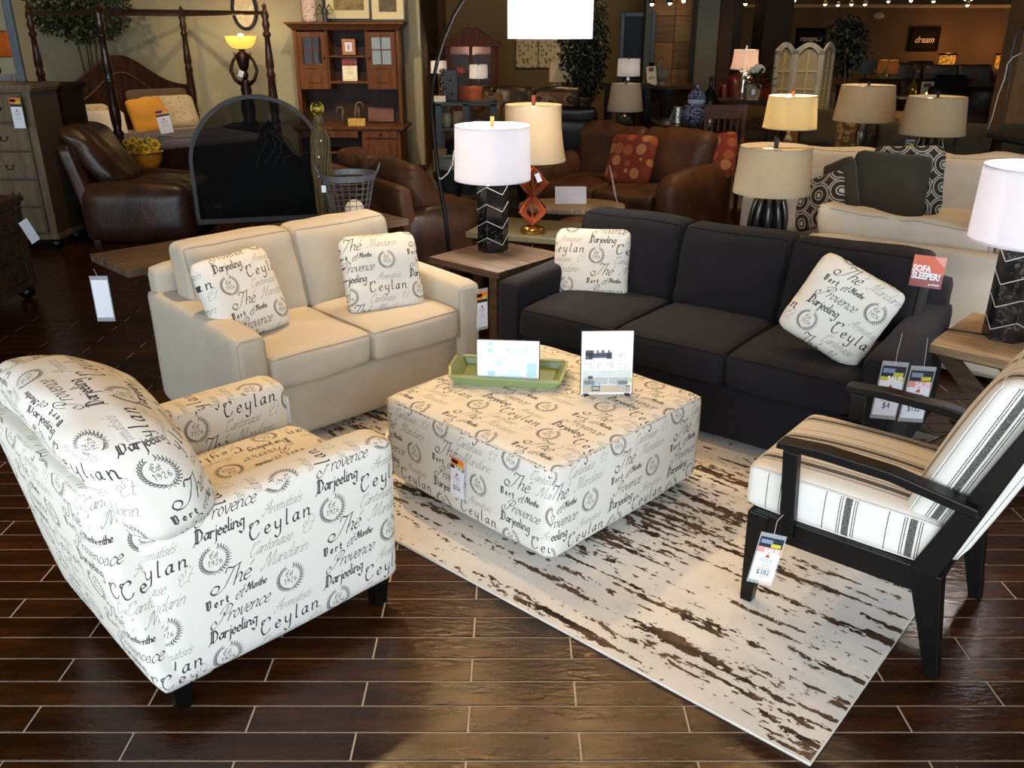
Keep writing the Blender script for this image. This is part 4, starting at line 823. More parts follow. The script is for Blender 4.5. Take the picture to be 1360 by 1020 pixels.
# ------------------------------------------------------------------ on the console: screen, vine figure, basket
zc = .70
A_ = gz(262, 303, zc); fs = E('fireplace_screen', 'arched black fireplace screen with dark mesh standing on the console table', 'screen', (A_.x + .37, A_.y + .22, zc), R(14))
Wf = .84; hh = .60; arc = [(-Wf / 2, 0), (-Wf / 2, .36)] + [(-Wf / 2 * math.cos(t), .36 + .42 * math.sin(t)) for t in [PI * i / 24 for i in range(1, 24)]] + [(Wf / 2, .36), (Wf / 2, 0)]
inn = [(x * .945, .03 if z < .01 else (z if z <= .36 else .36 + (z - .36) * .945)) for x, z in arc]
mb = MB(); n = len(arc)
for i in range(n - 1):
    a, b_, c_, d_ = arc[i], arc[i + 1], inn[i + 1], inn[i]
    mb.add([(a[0], -.02, a[1]), (b_[0], -.02, b_[1]), (c_[0], -.02, c_[1]), (d_[0], -.02, d_[1]), (a[0], .02, a[1]), (b_[0], .02, b_[1]), (c_[0], .02, c_[1]), (d_[0], .02, d_[1])], [(0, 1, 2, 3), (7, 6, 5, 4), (0, 4, 5, 1), (3, 2, 6, 7)])
FSM = plain('slate_black_metal', srgb(16, 20, 24), .6, .0)
mb.build('frame', FSM, fs); MB().box(0, 0, .015, Wf, .04, .03).build('bottom_bar', FSM, fs)
def mesh_mat():
    m, nt, b = nm('fine_black_mesh'); b.inputs['Base Color'].default_value = srgb(6, 7, 8); b.inputs['Roughness'].default_value = .8; b.inputs['Specular IOR Level'].default_value = .08; b.inputs['Alpha'].default_value = .62; return m
MB().prism([(x * .99, z) for x, z in inn], -.002, .002, 'y').build('mesh_panel', mesh_mat(), fs)
# gnarled root sculpture seen through the screen
rt = E('root_sculpture', 'dark gnarled root sculpture seen through the fireplace screen', 'sculpture', (A_.x + .40, A_.y + .42, zc), R(14)); random.seed(9)
rs = MB(); 
soft(rs, (0, 0, .19), (.74, .14, .38), .12, (0, .02, .02), 14, lambda p: (p[0] * (1 - max(0, p[2] - .02) * .9), p[1], p[2] + .20 * math.exp(-(p[0] / .13) ** 2) * max(0, p[2] / .37)), wr=.03)
rs.build('root_mass', plain('black_bark', srgb(18, 17, 16), .8, bmp=.5, bscale=20), rt, smooth=True, merge=True)
TW_ = plain('pale_twig', srgb(170, 168, 160), .6)
for k, pts in enumerate([[(-.01, .56), (-.03, .48), (-.06, .43), (-.09, .36), (-.11, .30)], [(.0, .56), (.03, .50), (.02, .43), (-.03, .38), (-.06, .33)], [(.02, .55), (.07, .48), (.06, .42), (.02, .37), (-.01, .32)], [(.02, .56), (.11, .50), (.15, .42), (.08, .38), (.05, .33)], [(.03, .58), (.09, .60), (.14, .61)], [(.03, .53), (.13, .46), (.17, .40)]]):
    q = []
    for i in range(len(pts) - 1):
        for t in range(4): f = t / 4; q.append((pts[i][0] * (1 - f) + pts[i + 1][0] * f + random.uniform(-.006, .006), -.125, pts[i][1] * (1 - f) + pts[i + 1][1] * f + random.uniform(-.005, .005)))
    MB().tube(q, .0055, 5, r2=.003).build('twig', TW_, rt, smooth=True)
# vine figure with glass ball
vf = at(433, 215, 5.62); vp = gz(450, 318, zc); vv = E('vine_sculpture', 'tall bundled twig figure topped by a yellow-green glass ball on the console', 'sculpture', (at(430, 250, 5.66).x, 5.66, zc)); random.seed(3)
TWG = plain('willow_twig', srgb(108, 92, 52), .7, var=.3)
vb = MB()
for k in range(120):
    a = random.uniform(0, 2 * PI); rr = random.uniform(.45, 1); pts = []
    for i in range(9):
        z = i / 8 * .66; prof_ = [.055, .062, .068, .07, .07, .068, .066, .045, .018][i]
        aa = a + .25 * math.sin(i * .9 + k) + .08 * i; pts.append((prof_ * rr * math.cos(aa), prof_ * rr * math.sin(aa), z))
    vb.tube(pts, .0016, 3)
T(vb.build('twigs', TWG, vv), kind='stuff'); MB().lathe([(.048, 0), (.055, .2), (.058, .45), (.04, .6), (.01, .64)], 14).build('core', plain('twig_core', srgb(58, 50, 32), .9), vv, smooth=True)
MB().ball((0, 0, .69), .042, 24, 14).build('glass_ball', transmissive('yellow_green_glass', srgb(214, 210, 60), .12), vv, smooth=True)
for q in ((.02, -.06, .50), (.0, -.07, .40), (-.01, -.07, .28)): MB().ball(q, .006, 8, 6).build('bead', PAPER, vv)
price_tag('small white tag tied to the twig figure near the wire basket', at(430, 251, 5.5), R(0), .028, .045, None, 'plain', gloss=False); 
# wire basket with ball
bp_ = gz(466, 312, zc); bk_ = E('wire_basket', 'round grey wire basket with two handles on the console table', 'basket', (at(465, 270, 5.58).x, 5.58, zc), R(10))
WG = plain('galvanised_wire', srgb(104, 108, 112), .5, .5); r0, r1, hb = .105, .168, .285
for k in range(20):
    a = 2 * PI * k / 20; MB().tube([(r0 * math.cos(a), r0 * math.sin(a), .004), (r1 * math.cos(a), r1 * math.sin(a), hb)], .0022, 4).build('wire', WG, bk_)
for i in range(8):
    f = i / 8; rr = r0 + (r1 - r0) * f; MB().tube([(rr * math.cos(t), rr * math.sin(t), .004 + hb * f) for t in [2 * PI * q / 32 for q in range(32)]], .0022, 4, closed=True).build('ring', WG, bk_)
MB().lathe([(r1 - .002, hb - .018), (r1 + .006, hb - .018), (r1 + .012, hb + .018), (r1 + .003, hb + .018), (r1 - .002, hb - .018)], 36, cap=False).build('rim', WG, bk_, smooth='auto')
for sx in (-1, 1): MB().tube([(sx * (r1 + .005), -.035, hb), (sx * (r1 + .03), -.03, hb + .06), (sx * (r1 + .035), 0, hb + .075), (sx * (r1 + .03), .03, hb + .06), (sx * (r1 + .005), .035, hb)], .005, 6).build('handle', WG, bk_, smooth=True)
wb = MB().ball((0, 0, 0), .062, 28, 16).build('decorative_ball', plain('white_rattan', srgb(208, 202, 190), .7, var=.08, bmp=.6, bscale=90), None, smooth=True, loc=(bk_.location.x + .03, 5.56, zc + .075)); T(wb, 'white rattan ball inside the wire basket', 'ball')
# ------------------------------------------------------------------ leather seating behind
def recliner(name, label, cat, W, D, n, m, loc, rz, m2=None, **k):
    return sofa(name, label, cat, W, D, n, m, None, loc, rz, armw=k.get('armw', .24), armh=k.get('armh', .64), seath=k.get('seath', .5), backh=k.get('backh', 1.0), arm_r=.11, arm_puff=.03, puff=.05, tilt=k.get('tilt', .35), back_r=.10, wr=.03, bth=.24, foot=.03, seed=k.get('seed', 11), back_ext=.1, armm=m2)
recliner('recliner', 'dark brown leather recliner chair facing right below the canopy bed', 'recliner', .98, 1.0, 1, LEATH, (-3.52, 8.40, 0), R(-84), backh=1.02, tilt=.66, armh=.52)
recliner('reclining_loveseat', 'brown leather reclining loveseat with pleated arm behind the wire basket', 'sofa', 1.7, .95, 2, LEATHO, (-.86, 7.30, 0), R(33 - 90), m2=LEATH, seed=31, backh=.90, tilt=.3, armh=.56)
ls = recliner('leather_loveseat', 'cognac brown leather loveseat with two orange patterned pillows', 'loveseat', 1.75, 1.0, 2, LEATHO, (1.08, 8.30, 0), R(137), seed=17, backh=.98, tilt=.3, armh=.68)
def patt_mat(name, kind):
    m, nt, b = nm(name); tc = N(nt, 'ShaderNodeTexCoord')
    if kind == 'discs':
        v_ = N(nt, 'ShaderNodeTexVoronoi'); v_.inputs['Scale'].default_value = 8.5; v_.inputs['Randomness'].default_value = .45; nt.links.new(tc.outputs['UV'], v_.inputs[0])
        r = ramp(nt, v_.outputs['Distance'], [(0, (1, 1, 1, 1)), (.46, (0, 0, 0, 1))], 'CONSTANT'); hs = ramp(nt, v_.outputs['Color'], [(0, srgb(176, 92, 52)), (.35, srgb(196, 132, 78)), (.55, srgb(152, 64, 40)), (.75, srgb(206, 150, 92))], 'CONSTANT')
        mx = N(nt, 'ShaderNodeMix', data_type='RGBA'); nt.links.new(r.outputs[0], mx.inputs[0]); mx.inputs[6].default_value = srgb(136, 56, 34); nt.links.new(hs.outputs[0], mx.inputs[7]); nt.links.new(mx.outputs[2], b.inputs['Base Color'])
    elif kind == 'rings':
        v_ = N(nt, 'ShaderNodeTexVoronoi'); v_.inputs['Scale'].default_value = 6.5; v_.inputs['Randomness'].default_value = 0; nt.links.new(tc.outputs['UV'], v_.inputs[0])
        D_, Lc = srgb(58, 52, 42), srgb(208, 202, 190); r = ramp(nt, v_.outputs['Distance'], [(0, Lc), (.10, D_), (.17, Lc), (.22, D_), (.40, Lc), (.45, D_), (.50, Lc), (.55, D_)], 'CONSTANT'); nt.links.new(r.outputs[0], b.inputs['Base Color'])
    else:
        c1, c2, c3, s_ = kind; t = N(nt, 'ShaderNodeTexVoronoi'); t.inputs['Scale'].default_value = s_; t.inputs['Randomness'].default_value = .6; nt.links.new(tc.outputs['UV'], t.inputs[0]); n2 = N(nt, 'ShaderNodeTexNoise'); n2.inputs['Scale'].default_value = s_ * 2; nt.links.new(tc.outputs['UV'], n2.inputs[0])
        ad = N(nt, 'ShaderNodeMath', operation='ADD'); nt.links.new(t.outputs['Distance'], ad.inputs[0]); nt.links.new(n2.outputs[0], ad.inputs[1]); r = ramp(nt, ad.outputs[0], [(.55, c1), (.75, c2), (.95, c3), (1.0, c1)]); nt.links.new(r.outputs[0], b.inputs['Base Color'])
    b.inputs['Roughness'].default_value = .95; return m
ORP = patt_mat('orange_disc_print', 'discs')
pillow('orange and rust disc-patterned pillow at the left end of the cognac loveseat', ORP, at(838, 212, 8.15), -133, 20, 2, .50, .47, .16, 1, 'orange disc-patterned pillows')
pillow('orange disc-patterned pillow leaning behind the near arm of the cognac loveseat', ORP, at(945, 209, 8.15), -133, 24, 14, .50, .44, .16, 5, 'orange disc-patterned pillows')
# coffee table with scalloped stone top and paper sign
tb = E('coffee_table', 'low table with scalloped stone rim and dark legs behind the red lamp', 'table', (.50, 7.18, 0), R(-4))
MB().lathe([(.0, .46), (.40, .46), (.425, .47), (.425, .50), (.41, .51), (0, .51)], 36).build('stone_top', plain('travertine', srgb(150, 132, 106), .5, var=.1), tb, smooth='auto').scale = (1.0, .62, 1)
sc2 = MB()
for k in range(28): a = 2 * PI * k / 28; sc2.ball((.42 * math.cos(a), .26 * math.sin(a), .487), .024, 8, 6)
sc2.build('scalloped_rim', plain('travertine_rim', srgb(162, 142, 116), .6), tb, smooth=True); MB().box(0, 0, .43, .66, .34, .06).build('apron', DARKW, tb)
for sx in (-1, 1):
    for sy in (-1, 1): MB().bar((sx * .31, sy * .15, 0), (sx * .29, sy * .13, .44), .03, w2=.05).build('leg', DARKW, tb)
e = E('table_sign', 'white paper sign lying tilted on the scalloped stone table', 'sign', (at(759, 240, 7.15).x, 7.15, .512)); e.rotation_euler = (R(-30), 0, 0); MB().box(0, 0, .075, .26, .003, .15).build('card', PAPER, e); MB().box(0, .03, .03, .02, .06, .004).build('stand', CLEAR, e)
e = E('table_sign', 'white paper sign leaning on the near arm of the cognac loveseat', 'sign', at(815, 246, 7.1)); e.rotation_euler = (R(-20), R(38), R(70)); MB().box(0, 0, .0, .15, .003, .30).build('card', PAPER, e)
# ------------------------------------------------------------------ white sectional with patterned pillows (right)
sofa('sofa', 'ivory fabric sofa with grey and ring-patterned pillows behind the charcoal sofa', 'sofa', 2.3, 1.0, 2, IVORY, IVORYW, (3.12, 6.95, 0), R(152), seath=.50, backh=.92, armh=.62, armw=.2, seed=21, tilt=.25, puff=.04, wr=.02)
sofa('sofa', 'second ivory fabric sofa whose back meets the charcoal sofa back', 'sofa', 2.0, .98, 2, IVORY, IVORYW, (2.84, 4.92, 0), R(-38), seath=.50, backh=.84, armh=.66, armw=.2, seed=24, tilt=.2, puff=.04, wr=.03, back_ext=.12)
DK = fabric('dark_olive_cloth', srgb(66, 62, 50)); RNG = patt_mat('ring_print', 'rings'); 
pillow('plain dark olive pillow in front of the ring-patterned pillow on the ivory sofa', DK, at(1180, 249, 5.95), -100, 14, -4, .52, .48, .16, 2)
pillow('ring-patterned pillow behind the dark olive pillow on the ivory sofa', RNG, at(1205, 240, 6.2), -100, 14, 2, .50, .50, .14, 3)
pillow('cream feather pillow with ruffled top at the left end of the ivory sofa', IVORY, at(1072, 266, 6.0), -125, 18, 20, .50, .42, .18, 6)
pillow('dark olive pillow leaning on the cream pillow on the ivory sofa', DK, at(1100, 258, 5.9), -150, 16, 28, .46, .42, .12, 7)
pillow('ring-patterned pillow tucked under the dark pillow on the ivory sofa', RNG, at(1088, 268, 5.84), -150, 16, 24, .40, .36, .10, 8)
gb = at(1257, 232, 8.3); gl = E('globe', 'pale yellow ball in a dark iron ring stand beside the ivory sofa', 'globe', gb); MB().ball((0, 0, 0), .15, 28, 16).build('ball', plain('yellow_ball', srgb(206, 192, 110), .5, var=.1), gl, smooth=True)
for rx, rz2 in ((90, 60), (0, 0), (80, -30)): MB().tube([(.16 * math.cos(t), .16 * math.sin(t), 0) for t in [2 * PI * q / 28 for q in range(28)]], .006, 5, closed=True).build('ring', BLACK, gl, smooth=True, rot=(R(rx), 0, R(rz2)))
MB().lathe([(.09, -.30), (.09, -.28), (.015, -.27), (.015, -.155)], 16).build('stand', BLACK, gl)
gt = xtable('dark side table holding the pale yellow globe', gb.x + .1, 8.38, R(10), .6, .55, gb.z - .30, DARKW, DARKW, name='side_table', planks=1, xleg=False)
# ribbed lamps
RIB = plain('ribbed_pewter', srgb(70, 70, 66), .25, .8)
def ribbed(label, base, hb, sh0, sh1, r0, r1, m, power, rb=.10, fin=.05, finm=None, trans=None, group='ribbed pewter lamps'):
    e = E('table_lamp', label, 'lamp', base, 0, group)
    for k in range(10):
        a = 2 * PI * k / 10; pts = []
        for i in range(9):
            f = i / 8; rr = rb * (.62 + .42 * math.sin(PI * (.15 + f * .8))) * (1 if f < .9 else .7); pts.append((rr * math.cos(a), rr * math.sin(a), hb * f))
        MB().tube(pts, rb * .22, 6, r2=rb * .16).build('rib', RIB, e, smooth=True)
    MB().lathe([(rb * .6, 0), (rb * .7, hb * .5), (rb * .45, hb), (.012, hb + .01), (.012, sh1 - .02)], 14).build('lamp_base', BLACK, e, smooth=True)
    drum(e, sh0, sh1, r0, r1, m, fin=fin, finm=finm or BLACK); bulb(e, (sh0 + sh1) / 2, power); return e
tz = .60; b1 = gz(1018, 300, tz); ribbed('ribbed pewter lamp with cream shade behind the charcoal sofa centre', (at(1020, 290, 5.15).x, 5.15, .62), .33, .335, .60, .222, .205, SHT, 4)
st_ = xtable('dark square table holding the ribbed pewter lamp behind the charcoal sofa', at(1020, 290, 5.15).x, 5.18, R(-38), .5, .40, .62, DARKW, DARKW, name='side_table', planks=1, xleg=False)
price_tag('small white tag on the neck of the ribbed lamp behind the charcoal sofa', at(1012, 242, 5.0), R(0), .05, .05, None, 'plain', roll=30, gloss=False)
b2 = at(1228, 226, 8.0); ribbed('ribbed pewter lamp with cream shade behind the ring-patterned pillow', (b2.x, 8.0, b2.z), .32, .32, .64, .28, .245, SHT, 4, rb=.12)
xtable('dark table behind the ivory sofa holding a ribbed lamp', b2.x, 8.05, 0, .6, .5, b2.z, DARKW, DARKW, name='side_table', planks=1, xleg=False)
price_tag('price tag standing left of the ribbed lamp behind the olive pillow', at(1207, 200, 7.8), 0, .07, .16, None, 'navy')
b3 = at(1043, 215, 8.9); e = E('table_lamp', 'lamp with glowing cream shade and orange finial left of the white folding screen', 'lamp', (b3.x, 8.9, b3.z)); MB().lathe([(.08, 0), (.09, .02), (.03, .05), (.07, .15), (.03, .25), (.012, .27), (.012, .5)], 16).build('lamp_base', DARKW, e, smooth=True)
zz = at(1043, 170, 8.9).z - b3.z; z2 = at(1043, 127, 8.9).z - b3.z; drum(e, zz, z2, .262, .232, shade_mat('cream_glow_shade', srgb(236, 224, 190), .5), fin=.05, finm=plain('orange_finial', srgb(220, 90, 30), .4)); bulb(e, (zz + z2) / 2, 34, (1, .85, .6))
xtable('dark table holding the orange-finial lamp', b3.x, 8.92, 0, .5, .45, b3.z, DARKW, DARKW, name='side_table', planks=1, xleg=False)
b4 = at(1140, 205, 9.0); e = E('table_lamp', 'lamp with warm beige tapered shade behind the ivory sofa back', 'lamp', (b4.x, 9.0, b4.z)); MB().lathe([(.09, 0), (.10, .03), (.04, .08), (.06, .2), (.02, .3), (.012, .32), (.012, .6)], 16).build('lamp_base', RIB, e, smooth=True)
zz = at(1143, 160, 9.0).z - b4.z; z2 = at(1150, 113, 9.0).z - b4.z; drum(e, zz, z2, .30, .255, SHT, fin=.04); bulb(e, (zz + z2) / 2, 8, (1, .7, .45))
xtable('dark table holding the warm beige shaded lamp', b4.x, 9.02, 0, .5, .45, b4.z, DARKW, DARKW, name='side_table', planks=1, xleg=False)

lo_ = E('leather_ottoman', 'cognac leather ottoman behind the charcoal sofa left end', 'ottoman', (.72, 6.72, 0), R(-20)); cushion('cushion_body', (0, 0, .27), (.75, .5, .34), LEATHO, lo_, r=.06, puff=(.01, .01, .03), n=12, wr=.02)
for sx in (-1, 1):
    for sy in (-1, 1): MB().box(sx * .3, sy * .18, .06, .05, .05, .12).build('leg', BLACKWOOD, lo_)
# ------------------------------------------------------------------ case goods at the left
def drop_handle(par, x, y, z, axis='y', m=None):
    h = MB()
    P = [(-.03, 0, 0), (-.028, -.015, -.012), (-.015, -.02, -.03), (.015, -.02, -.03), (.028, -.015, -.012), (.03, 0, 0)]
    h.tube([(x + a, y + b, z + c_) for a, b, c_ in P], .004, 5).ball((x - .03, y - .003, z), .009, 8, 6).ball((x + .03, y - .003, z), .009, 8, 6); return h.build('handle', m or BLACK, par, smooth=True)
def knob(par, x, y, z, m=None, r=.013): return MB().ball((x, y - r, z), r, 10, 8).build('knob', m or BLACK, par, smooth=True)
def chest(name, label, cat, loc, rz, W, D, H, rows, cols, m, md=None, feet='bun', pull='drop', over=.03):
    e = E(name, label, cat, loc, rz); f = .10
    MB().box(0, 0, f + (H - f - .04) / 2, W, D, H - f - .04).build('carcass', md or m, e, bevel=.004)
    MB().box(0, 0, H - .02, W + 2 * over, D + 2 * over, .04).box(0, 0, H - .05, W + over, D + over, .025).build('top', m, e, bevel=.006)
    for sx in (-1, 1): MB().box(sx * (W / 2 - .03), -D / 2 - .006, f + (H - f - .06) / 2, .06, .014, H - f - .06).build('front_stile', m, e, bevel=.003)
    MB().box(0, 0, f + .02, W + .02, D + .02, .05).build('plinth', m, e, bevel=.006)
    dh = (H - f - .12) / rows; dw = (W - .14) / cols
    for r_ in range(rows):
        for c_ in range(cols):
            x = -W / 2 + .07 + dw * (c_ + .5); z = f + .05 + dh * (r_ + .5); dr = MB().box(x, -D / 2 - .008, z, dw - .015, .018, dh - .018).build('drawer', m, e, bevel=.003)
            mb = MB()
            for a, b_, ww, hh in ((0, dh / 2 - .025, dw - .04, .012), (0, -dh / 2 + .025, dw - .04, .012), (dw / 2 - .027, 0, .012, dh - .05), (-dw / 2 + .027, 0, .012, dh - .05)): mb.box(x + a, -D / 2 - .019, z + b_, ww, .008, hh)
            mb.build('moulding', m, dr)
            for q in ((-.25, .25) if dw > .5 else (0,)): (drop_handle if pull == 'drop' else knob)(dr, x + q * dw, -D / 2 - .018, z)
    for sx in (-1, 1):
        for sy in (-1, 1): MB().ball((sx * (W / 2 - .05), sy * (D / 2 - .05), .055), .06, 14, 10, (1, 1, .9)).build('bun_foot', BLACK if feet == 'bun' else m, e, smooth=True)
    return e
chest('chest_of_drawers', 'tall grey oak chest of drawers at the left edge below the tree', 'chest', (-4.60, 7.90, 0), 0, 1.02, .46, 1.42, 5, 1, GREYW, plain('grey_oak_side', srgb(64, 54, 40), .6, var=.1))
chest('dresser', 'low dark wood dresser with drop handles at the left edge', 'dresser', (-3.78, 5.70, 0), R(90), 1.0, .46, .75, 3, 1, wood('dresser_wood', srgb(52, 40, 30), srgb(84, 66, 48), .5, (20, 20, 3)))
MB_ = chest('armoire', 'very dark tall wardrobe chest between the grey chest and the bed', 'chest', (-4.62, 8.62, 0), 0, .86, .44, 1.38, 4, 1, DARKW)
price_tag('price tag hanging on the top drawer of the grey oak chest', at(23, 150, 7.58), R(-4), .10, .25, None, 'orange', gloss=False)
price_tag('blank white tag hanging from the low dark dresser', at(39, 307, 5.98), R(60), .07, .18, None, 'plain', roll=-22, gloss=False)
# mirror and lamp on the tall chest
mr_ = E('framed_mirror', 'slate grey framed mirror standing on the grey oak chest', 'mirror', (-4.72, 8.02, 1.42)); SL = wood('slate_frame', srgb(74, 84, 92), srgb(110, 120, 126), .6, (20, 20, 2))
for sx in (-1, 1): MB().box(sx * .40, 0, .45, .075, .04, .9).build('frame_side', SL, mr_, bevel=.01)
MB().box(0, 0, .865, .725, .04, .07).build('frame_top', SL, mr_, bevel=.01); MB().box(0, 0, .035, .725, .04, .07).build('frame_bottom', SL, mr_, bevel=.01); MB().box(0, .01, .45, .73, .01, .77).build('mirror_glass', plain('mirror_silver', srgb(220, 220, 205), .03, 1, var=.01), mr_)
ll = E('table_lamp', 'small lamp with orange shade and scrolled base on the grey oak chest', 'lamp', (-4.62, 7.84, 1.42)); MB().lathe([(.06, 0), (.06, .015), (.012, .03), (.03, .09), (.01, .16), (.01, .36)], 16).build('lamp_base', DARKW, ll, smooth=True); drum(ll, .20, .42, .16, .13, shade_mat('orange_shade', srgb(206, 160, 108), .5), fin=.02); bulb(ll, .30, 3, (1, .6, .3))
# ------------------------------------------------------------------ canopy bed
TH = R(44); bc_ = (-4.12, 10.5); bed = E('canopy_bed', 'dark wood four-poster canopy bed with arched headboard in the back left corner', 'bed', (bc_[0], bc_[1], 0), TH)
BW, BL = 1.8, 2.1; BEDW = wood('bed_mahogany', srgb(34, 20, 14), srgb(62, 38, 26), .3, (20, 20, 2), coat=.3)
pprof = [(.055, 0), (.055, .10), (.045, .12), (.05, .3), (.055, .78), (.06, .80), (.045, .83), (.06, .86), (.038, .90), (.05, .98), (.055, 1.10), (.040, 1.34), (.05, 1.36), (.05, 1.38), (.036, 1.42), (.048, 1.46), (.038, 1.62), (.028, 1.76), (.045, 1.79), (.045, 1.81), (.028, 1.83), (.045, 1.90), (.03, 1.95), (.045, 1.99), (.03, 2.04), (.02, 2.06), (.028, 2.09), (.0, 2.13)]
for sx in (-1, 1):
    for sy in (-1, 1): MB().lathe(pprof, 16).build('bed_post', BEDW, bed, smooth=True, loc=(sx * BW / 2, sy * BL / 2, 0))
    MB().box(sx * BW / 2, 0, 2.02, .035, BL - .06, .035).build('canopy_rail', BEDW, bed); MB().box(sx * BW / 2, 0, .35, .05, BL - .1, .22).build('side_rail', BEDW, bed)
for sy in (-1, 1): MB().box(0, sy * BL / 2, 2.02, BW - .06, .035, .035).build('canopy_rail', BEDW, bed)
hp = [(-BW / 2 + .03, .35)] + [(-BW / 2 + .03 + (BW - .06) * i / 24, 1.12 + .44 * math.exp(-((i - 12) / 6.6) ** 2) + .05 * abs((i - 12) / 12)) for i in range(25)] + [(BW / 2 - .03, .35)]
MB().prism(hp, BL / 2 - .03, BL / 2 + .03, 'y').build('headboard', BEDW, bed, bevel=.006)
ip = [(-BW * .36, .5)] + [(-BW * .36 + BW * .72 * i / 20, .98 + .38 * math.exp(-((i - 10) / 6.0) ** 2)) for i in range(21)] + [(BW * .36, .5)]
MB().tube([(a, BL / 2 - .035, b_) for a, b_ in ip], .012, 6).build('headboard_moulding', wood('gilt_edge_wood', srgb(70, 46, 28), srgb(98, 68, 42), .3), bed, smooth=True)
MB().box(0, -BL / 2, .42, BW - .08, .05, .5).build('footboard', BEDW, bed, bevel=.01)
BEDC = fabric('bed_cover', srgb(172, 160, 138)); cushion('mattress', (0, 0, .56), (BW - .12, BL - .14, .26), BEDC, bed, r=.06, puff=(0, 0, .02), n=10); cushion('coverlet', (0, -.35, .60), (BW - .06, 1.3, .24), fabric('purple_grey_cover', srgb(96, 90, 98)), bed, r=.06, n=10)
DAM = patt_mat('floral_print', (srgb(196, 180, 150), srgb(164, 146, 118), srgb(208, 194, 166), 16)); YELC = fabric('ochre_cloth', srgb(212, 152, 62)); WHC = fabric('white_cloth', srgb(226, 220, 208)); GRC = fabric('grey_brown_cloth', srgb(92, 78, 62))
def bedp(x, y, z): v_ = Matrix.Rotation(TH, 3, 'Z') @ Vector((x, y, 0)); return (bc_[0] + v_.x, bc_[1] + v_.y, z)
FC = math.degrees(TH) - 90
pillow('floral pillow at the left of the bed against the headboard', DAM, bedp(-.62, .66, .84), FC, 25, 0, .62, .42, .2, 3, 'floral bed pillows'); pillow('floral pillow at the right of the bed behind the ochre pillow', DAM, bedp(.42, .72, .88), FC, 25, 0, .72, .44, .2, 4, 'floral bed pillows')
pillow('grey-brown pillow behind the floral pillows on the bed', GRC, bedp(.38, .90, .96), FC, 15, 0, .8, .42, .16, 5)
pillow('ochre yellow pillow at the centre of the bed', YELC, bedp(.05, .48, .88), FC, 20, 4, .46, .44, .16, 6); pillow('white striped pillow in front of the ochre pillow on the bed', WHC, bedp(-.50, .36, .82), FC, 22, -3, .46, .34, .14, 7)
price_tag('price card propped on the bed pillows', at(218, 161, 9.9), R(20), .14, .26, None, 'orange', tilt=-10, roll=-8, gloss=False)
# tree behind the bed
def tree(label, x, y, z0, h, rx, rz2, n, m, seed, trunks=4, lf=.07, pot=True, cat='tree', name='artificial_tree', lw=.3):
    e = E(name, label, cat, (x, y, 0)); rr = random.Random(seed); BK = plain('tree_bark', srgb(74, 58, 38), .8)
    if pot: MB().lathe([(.13, 0), (.17, .28), (.16, .30), (.14, .28)], 18).build('pot', DARKW, e, smooth='auto')
    for k in range(trunks):
        a = rr.uniform(0, 6.28); MB().tube([(.04 * math.cos(a), .04 * math.sin(a), .2), (.06 * math.cos(a + 1), .06 * math.sin(a + 1), z0 * .5), (.14 * math.cos(a + .5), .1 * math.sin(a + .5), z0), (.3 * rx * math.cos(a), .3 * rx * math.sin(a), z0 + h * .5)], .018, 6, r2=.008).build('stem', BK, e, smooth=True)
    mb = MB()
    for i in range(n):
        a = rr.uniform(0, 6.28); b_ = rr.uniform(-1, 1); rad = rr.random() ** .4; s = math.sqrt(max(0, 1 - b_ * b_))
        c = Vector((rx * rad * s * math.cos(a), rx * .8 * rad * s * math.sin(a), z0 + h * .5 + rz2 * rad * b_)); d = Vector((rr.uniform(-1, 1), rr.uniform(-1, 1), rr.uniform(-1.6, .3))).normalized() * lf * rr.uniform(.7, 1.3)
        n_ = d.cross(Vector((rr.uniform(-1, 1), rr.uniform(-1, 1), .3))).normalized() * lf * lw
        q = d.cross(n_).normalized() * lf * .08
        mb.add([tuple(c), tuple(c + d * .5 + n_), tuple(c + d), tuple(c + d * .5 - n_), tuple(c + d * .5 + q)], [(0, 1, 4), (1, 2, 4), (2, 3, 4), (3, 0, 4)])
    T(mb.build('foliage', m, e), kind='stuff'); return e
p = at(108, 40, 11.7); LEAF2 = plain('olive_leaf', srgb(52, 66, 44), .45, var=.4, scale=14)
tree('leafy artificial tree with thin trunks in the corner behind the canopy bed', -5.35, 11.55, 1.72, .75, .62, .40, 2600, LEAF2, 5)
# oval mirror and torchiere figure
om = E('oval_mirror', 'oval black framed mirror on the olive wall above the torch lamp', 'mirror', (at(322, 10, 12.0).x, 12.07, at(322, 12, 12.0).z)); ov = [(.15 * math.cos(t), 0, .235 * math.sin(t)) for t in [2 * PI * k / 32 for k in range(32)]]
MB().tube(ov, .022, 8, closed=True).build('frame', BLACK, om, smooth=True); MB().prism([(a * .97, c_ * .97) for a, b_, c_ in ov], 0, .01, 'y').build('mirror_glass', plain('pale_reflection_paint', srgb(200, 190, 160), .5, 0, var=.25, scale=20), om)  # glass does not mirror; a pale mottled reflection is painted in
nx = at(325, 100, 11.45); ns = chest('nightstand', 'dark wood nightstand under the figure lamp beside the canopy bed', 'nightstand', (nx.x, 11.5, 0), 0, .55, .42, .72, 2, 1, DARKW)
fl_ = E('figure_lamp', 'bronze figure lamp holding up a glowing amber glass bowl beside the bed', 'lamp', (nx.x, 11.45, .72)); BRZ = plain('dark_bronze', srgb(44, 28, 20), .35, .6)
zb = at(325, 65, 11.45).z - .72; zt_ = at(325, 48, 11.45).z - .72; k_ = zb
MB().lathe([(.11, 0), (.11, .03), (.07, .06), (.09, .18 * k_ / 1), (.085, .3 * k_), (.06, .38 * k_), (.07, .48 * k_), (.045, .56 * k_), (.05, .60 * k_)], 18).build('torso', BRZ, fl_, smooth=True)
MB().ball((0, 0, .66 * k_), .05, 14, 10, (1, 1, 1.2)).build('head', BRZ, fl_, smooth=True)
